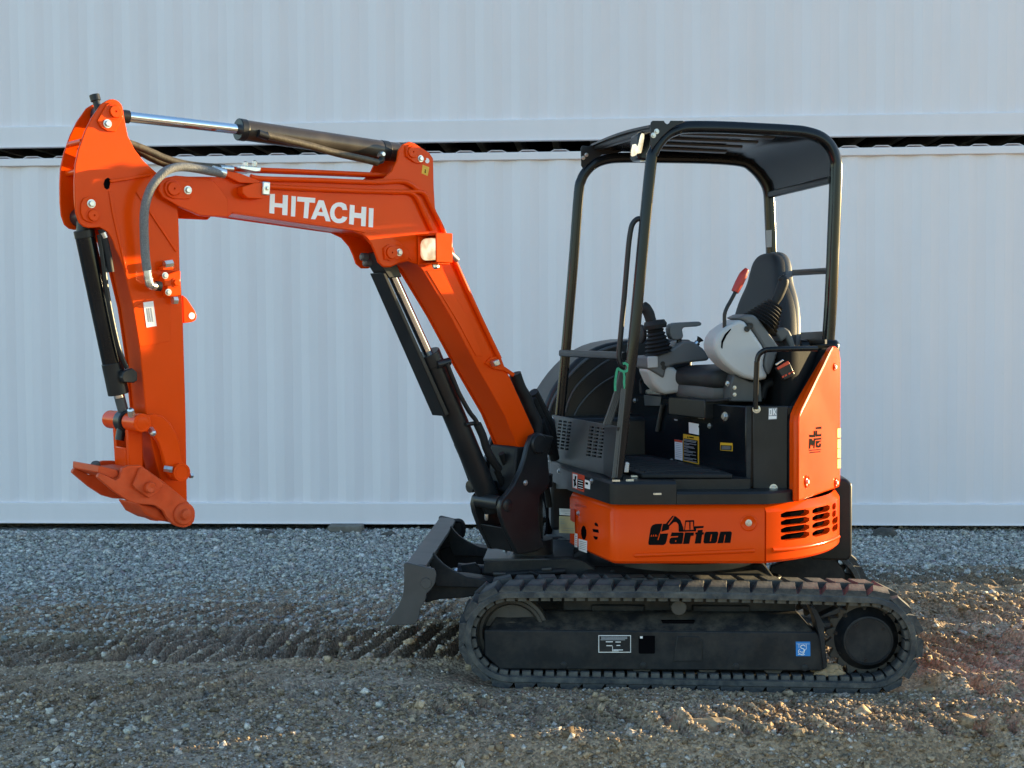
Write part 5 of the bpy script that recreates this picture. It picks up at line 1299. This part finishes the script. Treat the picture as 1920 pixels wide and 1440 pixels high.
# counterweight tail
mb = MB(); plan_sweep(mb, arc(-11, 60, 14, RT + .062), [(0, .48), (0, .845), (.03, .87), (.20, .87), (.20, .46), (.02, .46)])
mb.build('counterweight', 'black', EX, bev=.012, smooth=40)
mb = MB(); plan_sweep(mb, arc(-14, 60, 16, RT - .03), [(0, ZS1 + .01), (0, 1.5), (.02, 1.52), (.1, 1.52), (.1, ZS1 + .01)])
mb.build('tail_panel', 'matte_black', EX, smooth=40)

# entry rail beside the seat
pipe([(1142, 1180), (1140, 1100), (1148, 860), (1150, 830), (1165, 785), (1205, 757), (1250, 750), (1400, 745), (1580, 743)], [-.05, -.05, -.05, -.05, -.05, -.05, -.05, -.02, .05], .0125, 'black_gloss', EX, 'G', PN2, 'entry_rail', n=14)

# seat
SF = Frame(1.22, 7.08, 20)
def cushion(name, secs, mat, parent, n=20, e=.5):
    """secs: list of (centre, half width vector, half depth vector)"""
    rings_ = []
    for c, a, b in secs:
        rr = []
        for i in range(n):
            t = 2 * math.pi * i / n; ca, sa = math.cos(t), math.sin(t)
            rr.append(c + a * math.copysign(abs(ca) ** e, ca) + b * math.copysign(abs(sa) ** e, sa))
        rings_.append(rr)
    mb = MB(); mb.rings(rings_); o = mb.build(name, mat, parent, smooth=60)
    md = o.modifiers.new('sub', 'SUBSURF'); md.levels = 1; md.render_levels = 2
    return o
sd_ = Vector((math.sin(R(-24)), math.cos(R(24)), 0)); fd_ = Vector((-math.cos(R(24)), -math.sin(R(24)), 0)); up_ = Vector((.16, .06, 1)).normalized()
bb = deep((1425, 720), 7.05); tt = deep((1444, 474), 7.15)
hgt = (tt.z - bb.z)
secs = []
for t, hw, hd in ((-.02, .05, .03), (0, .19, .06), (.12, .235, .075), (.35, .245, .075), (.55, .225, .068), (.68, .185, .058), (.76, .14, .052), (.88, .125, .05), (.96, .10, .042), (1.0, .05, .02)):
    secs.append((along(bb, tt, t), sd_ * hw, fd_ * hd))
SEAT = cushion('seat_back', secs, 'seat', EX)
secs = []
for t, hw, hd in ((.0, .20, .04), (.12, .232, .055), (.35, .240, .055), (.55, .220, .05), (.68, .182, .045), (.76, .140, .042), (.88, .126, .04), (.97, .095, .034), (1.01, .04, .01)):
    secs.append((along(bb, tt, t) - fd_ * .032, sd_ * hw, fd_ * hd))
cushion('seat_shell', secs, 'seat_side', SEAT)
sc0 = deep((1345, 707), 6.95)
secs = []
for t, hw, hd in ((-.02, .12, .012), (.02, .20, .045), (.15, .225, .06), (.5, .23, .062), (.85, .225, .065), (1.0, .20, .05)):
    secs.append((sc0 + fd_ * (.17 - .40 * t), sd_ * hw, Vector((0, 0, hd))))
cushion('seat_cushion', secs, 'seat', SEAT)
secs = []
for t, hw, hd in ((-.02, .10, .02), (.03, .19, .05), (.3, .22, .055), (.8, .22, .06), (1.0, .20, .05)):
    secs.append((sc0 + fd_ * (.16 - .40 * t) + Vector((0, 0, -.065)), sd_ * hw, Vector((0, 0, hd))))
cushion('cushion_shell', secs, 'seat_side', SEAT)
MB().slab([sc0 + fd_ * .18 + sd_ * .17 + Vector((0, 0, -.10)), sc0 + fd_ * .18 - sd_ * .17 + Vector((0, 0, -.10)), sc0 - fd_ * .2 - sd_ * .17 + Vector((0, 0, -.10)), sc0 - fd_ * .2 + sd_ * .17 + Vector((0, 0, -.10))], (0, 0, -.09)).build('seat_rail', 'black', SEAT, bev=.005)

# near side console, tipped up
CF = Frame(1.16, 6.66, 12)
near_c = [(843, 715), (855, 665), (885, 620), (940, 578), (1000, 545), (1030, 532), (1065, 550), (1105, 595), (1150, 660), (1190, 720), (1215, 775), (1203, 820), (1200, 868), (1212, 905), (1236, 940), (1215, 962), (1180, 972), (1120, 970), (1050, 950), (980, 910), (910, 850), (868, 800), (848, 760)]
CON = MB().prism(CF, near_c, -.045, .12, 'G').build('side_console', 'grey_light', EX, bev=.018, seg=3, smooth=50)
band = [(1012, 522), (1070, 496), (1130, 500), (1165, 530), (1312, 732), (1300, 780), (1285, 830), (1262, 890), (1240, 938), (1212, 903), (1202, 862), (1206, 820), (1218, 775), (1192, 718), (1150, 655), (1105, 590), (1062, 545)]
MB().prism(CF, band, -.038, .13, 'G').build('console_band', 'grey_dark', CON, bev=.012, seg=3, smooth=50)
MB().prism(CF, [(958, 600), (963, 605), (930, 650), (905, 700), (900, 745), (890, 735), (893, 690), (918, 640)], -.047, -.0448, 'G', -.045).build('lever_slot', 'void', CON, smooth=0)
for p in ((1102, 578), (1077, 602)):
    MB().lathe(CF.at(p, -.047, 'G'), -CF.L, [(.014, -.01), (.014, .003), (.008, .004), (0, .001)], 18).build('screw_cap', 'black', CON)
def bellows(name, a, b, r0, r1, n, parent):
    pr_ = []
    for i in range(n * 2 + 1):
        t = i / (n * 2); r = r0 + (r1 - r0) * t; pr_.append((r * (1.0 if i % 2 == 0 else .80), (b - a).length * t))
    pr_ = [(0, 0)] + pr_ + [(0, (b - a).length)]
    MB().lathe(a, (b - a), pr_, 28).build(name, 'rubber_soft', parent, smooth=60)
bellows('lever_gaiter', CF.at((1172, 572), .04, 'G'), CF.at((1275, 425), .04, 'G'), .094, .046, 7, CON)
def grip(name, pts, rs_, parent, fr, w, mat='rubber_soft', crop='G'):
    q_ = smooth_line([fr.at(p, w, crop) for p in pts], 5); k_ = len(q_)
    rr = [np.interp(i / (k_ - 1), np.linspace(0, 1, len(rs_)), rs_) for i in range(k_)]
    MB().tube(q_, [float(x) for x in rr], 16).build(name, mat, parent, smooth=70)
grip('control_lever', [(1265, 430), (1300, 370), (1325, 310), (1340, 260), (1322, 225)], [.018, .024, .026, .026, .018], CON, CF, .04)
grip('lock_lever', [(915, 640), (916, 560), (916, 500), (930, 455), (960, 400), (995, 335)], [.009, .009], CON, CF, -.02, 'black')
grip('lock_handle', [(990, 335), (1020, 275), (1050, 215), (1078, 172)], [.018, .021, .020, .011], CON, CF, -.02, 'red')
MB().prism(CF, [(1270, 610), (1310, 595), (1350, 590), (1385, 610), (1405, 650), (1430, 725), (1440, 800), (1415, 815), (1390, 740), (1360, 668), (1325, 700), (1300, 660)], .10, .20, 'G').build('arm_rest', 'grey_dark', CON, bev=.012, seg=3)
# seat belt buckle
BKL = MB().prism(CF, [(1290, 885), (1350, 845), (1385, 840), (1425, 930), (1345, 975)], -.12, -.09, 'G').build('belt_buckle', 'black', EX, bev=.005)
MB().prism(CF, [(1293, 880), (1372, 832), (1388, 850), (1302, 898)], -.125, -.1205, 'G').build('buckle_button', 'print_red', BKL, bev=.002)
MB().prism(CF, [(1283, 855), (1335, 820), (1345, 830), (1290, 868)], -.122, -.114, 'G').build('belt_tongue', 'chrome', BKL, bev=.002)
for x in (1333, 1352, 1378, 1402): MB().prism(CF, [(x, 955 - (x - 1333) * .5), (x + 14, 948 - (x - 1333) * .5), (x + 12, 936 - (x - 1333) * .5), (x - 2, 943 - (x - 1333) * .5)], -.124, -.1205, 'G').build('buckle_mark', 'print_red', BKL)
# console bracket
MB().prism(CF, [(960, 1000), (985, 930), (1100, 980), (1180, 985), (1190, 1130), (960, 1125)], .0, .10, 'G').build('console_bracket', 'charcoal', CON, bev=.006)
for p in ((988, 1025), (988, 1075)): bolt(CON, CF.at(p, 0, 'G'), CF.a, .007)
cab = MB(); 
pipe([(1180, 1100), (1210, 1010), (1270, 990), (1330, 1010), (1380, 980)], .05, .022, 'rubber_soft', EX, 'G', CF, 'hydraulic_hose')
pipe([(960, 960), (1000, 980), (1050, 1010), (1120, 1020)], .05, .016, 'rubber_soft', EX, 'G', CF, 'hydraulic_hose')

# far side console
FCF = Frame(1.0, 7.06, 12)
FC = MB().prism(FCF, [(357, 885), (358, 800), (440, 795), (540, 745), (620, 690), (690, 690), (760, 740), (810, 800), (800, 830), (700, 840), (560, 860), (500, 880), (480, 960)], -.05, .14, 'G').build('side_console', 'grey_dark', EX, bev=.02, seg=3, smooth=50)
MB().prism(FCF, [(360, 888), (470, 885), (520, 870), (560, 880), (640, 960), (660, 1010), (620, 1060), (500, 1075), (460, 1060), (405, 1000), (375, 930)], -.04, .12, 'G', -.05).build('console_base', 'grey_light', FC, bev=.018, seg=3, smooth=50)
MB().prism(FCF, [(362, 800), (436, 797), (438, 880), (364, 884)], -.058, -.0505, 'G').build('console_corner', 'grey_light', FC, bev=.004)
for p in ((470, 852), (478, 880)): MB().lathe(FCF.at(p, -.051, 'G'), -FCF.L, [(.012, -.01), (.012, .002), (.006, .003), (0, .001)], 16).build('screw_cap', 'black', FC)
bellows('lever_gaiter', FCF.at((445, 775), .0, 'G'), FCF.at((412, 585), .0, 'G'), .075, .040, 7, FC)
MB().lathe(FCF.at((420, 600), .0, 'G'), (-.15, 0, 1), [(0, 0), (.055, 0), (.06, .02), (.05, .04), (0, .045)], 24).build('gaiter_collar', 'rubber_soft', FC)
grip('control_lever', [(408, 590), (385, 540), (370, 490), (345, 450), (325, 430)], [.024, .027, .028, .028, .022], FC, FCF, .0)
MB().prism(FCF, [(525, 640), (520, 600), (535, 568), (565, 558), (735, 548), (752, 560), (750, 575), (715, 585), (625, 590), (612, 605), (620, 650), (615, 670), (575, 682), (540, 675)], -.02, .05, 'G').build('wrist_rest', 'grey_dark', FC, bev=.01, seg=3)
grip('rest_stem', [(588, 672), (590, 715)], [.014, .014], FC, FCF, .01, 'black')
grip('ignition_key', [(712, 715), (728, 690), (742, 672)], [.010, .010, .020], FC, FCF, .0, 'black')
MB().cyl(FCF.at((700, 722), 0, 'G'), FCF.at((722, 700), 0, 'G'), .016).build('key_barrel', 'chrome', FC)
grip('horn_lever', [(310, 640), (320, 640), (340, 640)], [.045, .05, .04], FC, FCF, .10)

# right hand bodywork: domed side cover seen past the seat
DF = Frame(.62, 7.66, 14)
dome = [(62, 860), (85, 770), (110, 690), (150, 600), (195, 530), (245, 462), (300, 400), (360, 340), (420, 292), (480, 255), (540, 225), (620, 198), (700, 182), (790, 168), (1000, 160), (1350, 165), (1350, 900), (70, 900)]
DM = MB().prism(DF, dome, .0, .32, 'I').build('right_cover', 'black', EX, bev=.025, seg=4, smooth=50)
mb = MB(); rim2 = dome[:13]
MB().tube(smooth_line([DF.at((x + 42, y + 32), -.004, 'I') for x, y in rim2], 3), .010, 8).build('cover_rib', 'charcoal', DM, smooth=60)
MB().tube(smooth_line([DF.at(p, -.004, 'I') for p in ((270, 780), (300, 680), (350, 580), (420, 500), (500, 430), (580, 370), (640, 335))], 4), .007, 8).build('cover_rib', 'charcoal', DM, smooth=60)
MB().tube(smooth_line([DF.at(p, -.004, 'I') for p in ((340, 820), (380, 740), (440, 660), (520, 580), (600, 520), (680, 475))], 4), .005, 8).build('cover_rib', 'charcoal', DM, smooth=60)
poly_slab([(.20, 7.35), (.36, 7.36), (1.5, 7.62), (1.45, 7.95), (.6, 8.0), (.2, 7.75)], .56, 1.15).build('right_body', 'black', EX, bev=.02)

# ---------------------------------------------------------------- canopy
def lerp_depth(pts_px, d0, d1):
    L_ = [0.0]
    for a, b in zip(pts_px, pts_px[1:]): L_.append(L_[-1] + math.hypot(b[0] - a[0], b[1] - a[1]))
    return [d0 + (d1 - d0) * l / L_[-1] for l in L_]
YA, YB, YC, YD = 6.46, 6.74, 7.42, 7.52
def yy(x, x0, x1, y0, y1): return y0 + (y1 - y0) * min(1, max(0, (x - x0) / (x1 - x0)))
near_post = [(1157, 899), (1188, 644), (1221, 303)]
near_bar = [(1157, 899), (1172, 772), (1188, 640), (1205, 460), (1220, 310), (1225, 286), (1235, 268), (1250, 252), (1268, 243), (1290, 238.5), (1355, 239), (1420, 242), (1484, 245.5), (1512, 249), (1538, 258), (1556, 275), (1566, 300), (1567, 330), (1563, 440), (1558, 560), (1553, 637)]
far_bar = [(1049, 785), (1058, 690), (1066, 600), (1076, 480), (1085, 362), (1090, 338), (1098, 323), (1112, 309), (1132, 300), (1160, 296), (1230, 296), (1330, 298), (1390, 303), (1410, 313), (1428, 332), (1440, 356), (1443, 395), (1446, 470), (1449, 560)]
NB = [deep(p, yy(p[0], 1190, 1560, YA, YB)) for p in near_bar]
FB = [deep(p, yy(p[0], 1060, 1445, YC, YD)) for p in far_bar]
sq = []
for i in range(16):
    a = 2 * math.pi * i / 16; ca, sa = math.cos(a), math.sin(a); sq.append((math.copysign(abs(ca) ** .6, ca), math.copysign(abs(sa) ** .6, sa)))
CAN = MB().tube(smooth_line(NB, 4), .0265, prof=sq).build('canopy', 'black_gloss', EX, smooth=50)
MB().tube(smooth_line(FB, 4), .0265, prof=sq).build('far_hoop', 'black_gloss', CAN, smooth=50)
# foot of near front post
MB().lathe(deep((1157, 903), YA) + Vector((0, 0, -.006)), (0, 0, 1), [(.05, 0), (.05, .012), (0, .012)], 16).build('post_foot', 'black', CAN)
# roof sheet between the hoops, with visor edge in front and the rear turned down
nr = [deep(p, yy(p[0], 1190, 1560, YA, YB)) for p in ((1220, 236), (1250, 235), (1290, 234), (1355, 234), (1420, 237), (1484, 241), (1512, 245), (1536, 254), (1553, 272), (1562, 300), (1562, 333))]
fr_ = [deep(p, yy(p[0], 1060, 1445, YC, YD)) for p in ((1106, 273), (1130, 279), (1160, 283), (1205, 284), (1260, 286), (1320, 290), (1372, 294), (1400, 302), (1424, 322), (1440, 344), (1445, 362))]
mb = MB(); k_ = len(nr); m_ = 9; vs = []
for a, b in zip(nr, fr_):
    for j in range(m_):
        t = j / (m_ - 1); vs.append(along(a, b, .015 + .97 * t) + Vector((0, 0, .012 * math.sin(math.pi * t))))
mb.add(vs, [(i * m_ + j, i * m_ + j + 1, (i + 1) * m_ + j + 1, (i + 1) * m_ + j) for i in range(k_ - 1) for j in range(m_ - 1)])
rf = mb.build('roof', 'black_gloss', CAN, smooth=40); md = rf.modifiers.new('thick', 'SOLIDIFY'); md.thickness = .012; md.offset = 0; md = rf.modifiers.new('split', 'EDGE_SPLIT'); md.split_angle = R(50)
# pressed ribs under the roof
for t in (.18, .36, .54, .72):
    a = along(nr[2], fr_[2], t); b = along(nr[5], fr_[5], t)
    MB().slab([a + Vector((.03, -.035, -.012)), b + Vector((0, -.035, -.012)), b + Vector((0, .035, -.012)), a + Vector((.03, .035, -.012))], (0, 0, -.014)).build('roof_rib', 'charcoal', rf, bev=.006)
for a, b, nm in ((nr[0], fr_[0], 'front_beam'), (nr[-1], fr_[-1], 'rear_beam')):
    MB().tube([a + Vector((.03 if nm == 'front_beam' else -.01, 0, -.01)), b + Vector((.03 if nm == 'front_beam' else -.01, 0, -.01))], .018, prof=sq).build(nm, 'black', CAN, smooth=50)
# rear beams and bars
MB().tube([deep((1447, 514), YD - .02), deep((1556, 507.5), YB)], .0155, 12).build('rear_rail', 'black', CAN, smooth=50)
MB().tube([deep((1054, 662), YC), deep((1173, 667.5), YA + .03)], .0185, prof=sq).build('front_rail', 'black', CAN, smooth=50)
MB().slab([deep((1490, 624), 7.2), deep((1547, 621), 6.78), deep((1547, 645), 6.78), deep((1490, 645), 7.2)], (.02, .05, 0)).build('rear_panel', 'black', CAN)
# gussets with bolts
gn = Frame(deep((1220, 260), YA).x, YA - .034, 15)
GN = MB().prism(gn, [(1280, 185), (1290, 150), (1310, 130), (1480, 130), (1500, 165), (1530, 182), (1562, 165), (1580, 130), (1768, 130), (1785, 150), (1660, 200), (1560, 270), (1440, 380), (1360, 480), (1300, 560), (1285, 490)], 0, .008, 'K').build('front_gusset', 'black', CAN, bev=.002)
for p in ((1368, 292), (1320, 350)): bolt(GN, gn.at(p, 0, 'K'), gn.a, .009)
gf = Frame(deep((1100, 300), YC).x, YC - .034, 15)
GFp = MB().prism(gf, [(235, 545), (245, 515), (265, 503), (340, 512), (420, 492), (560, 480), (840, 500), (840, 600), (560, 640), (430, 700), (330, 790), (262, 840), (240, 800)], 0, .008, 'K').build('front_gusset', 'black', CAN, bev=.002)
for p in ((315, 643), (268, 688)): bolt(GFp, gf.at(p, 0, 'K'), gf.a, .008)
# canopy work lamp
lf = Frame(deep((1205, 270), 6.62).x, 6.62, 15)
CL = MB().prism(lf, [(1100, 320), (1150, 285), (1275, 285), (1290, 420), (1290, 700), (1230, 722), (1110, 712), (1085, 650), (1088, 420)], 0, .11, 'K').build('canopy_lamp', 'black_gloss', CAN, bev=.012, seg=3)
pl = [lf.uz(p, 0.0, 'K') for p in ((1075, 650), (1066, 560), (1068, 450), (1080, 370), (1110, 310), (1160, 285))]
c_u = pl[2][0] + .004
mb = MB(); cc_ = lf.pt(c_u + .004, .05, (pl[0][1] + pl[-1][1]) / 2); hz = (pl[-1][1] - pl[0][1]) / 2
mb.rings([[cc_ + lf.U * (du + .02 * (y * .5 + .5)) + lf.L * (x * .06 * s_) + Vector((0, 0, y * hz * s_)) for x, y in pr] for du, s_ in ((.012, 1), (.0, 1), (-.006, .9), (-.010, .5), (-.011, .02))])
mb.build('lens', 'lens', CL, smooth=50)
MB().cyl(lf.at((1175, 725), .05, 'K'), lf.at((1175, 745), .05, 'K'), .018, n=10).build('lamp_stud', 'zinc', CL)
# hand rail beside the near front post, with strap and bundled straps
HR = MB().tube(smooth_line([deep(px('F', p), YA + .02) for p in ((650, 655), (625, 650), (600, 655), (580, 675), (568, 705), (556, 780), (545, 900), (530, 1080), (510, 1300), (500, 1400))] + [deep(px('I', p), YA + .02) for p in ((722, 300), (728, 345), (745, 380), (775, 400), (800, 405))], 4), .0125, 12).build('hand_rail', 'black', CAN, smooth=60)
for k_ in range(4):
    MB().tube(smooth_line([deep(px('I', (735 + 10 * k_, 440)), YA + .05), deep(px('I', (690 + 14 * k_, 620)), YA + .06), deep(px('I', (600 + 15 * k_, 880)), YA + .08)], 5), .008, 8).build('strap_bundle', 'charcoal', CAN, smooth=60)
for k_ in range(3):
    MB().tube([deep(px('I', (748 + 14 * k_, 580)), YA - .022), deep(px('I', (672 + 16 * k_, 1330)), YA - .022)], .0055, 6).build('post_seam', 'charcoal', CAN, smooth=60)
GS = MB().tube(smooth_line([deep(px('I', p), YA - .025) for p in ((692, 600), (690, 540), (698, 470), (712, 410), (735, 425), (770, 435), (795, 420), (798, 385), (775, 365), (755, 370))], 4), 1.0, prof=[(-.0012, -.0055), (.0012, -.0055), (.0012, .0055), (-.0012, .0055)]).build('green_strap', 'green', None, smooth=40)
tag(GS, 'thin green strap tied round the hand rail of the excavator canopy', 'strap')
GS2 = MB().tube(smooth_line([deep(px('I', p), YA - .024) for p in ((762, 435), (768, 480), (766, 530), (772, 580))], 4), 1.0, prof=[(-.0012, -.005), (.0012, -.005), (.0012, .005), (-.0012, .005)]).build('strap_end', 'green', GS, smooth=40)
MB().prism(Frame(1.4, YD - .03, 0), [(1436, 432), (1447, 431), (1447, 463), (1437, 464)], 0, .001).build('canopy_sticker', 'print_grey', CAN, smooth=0)
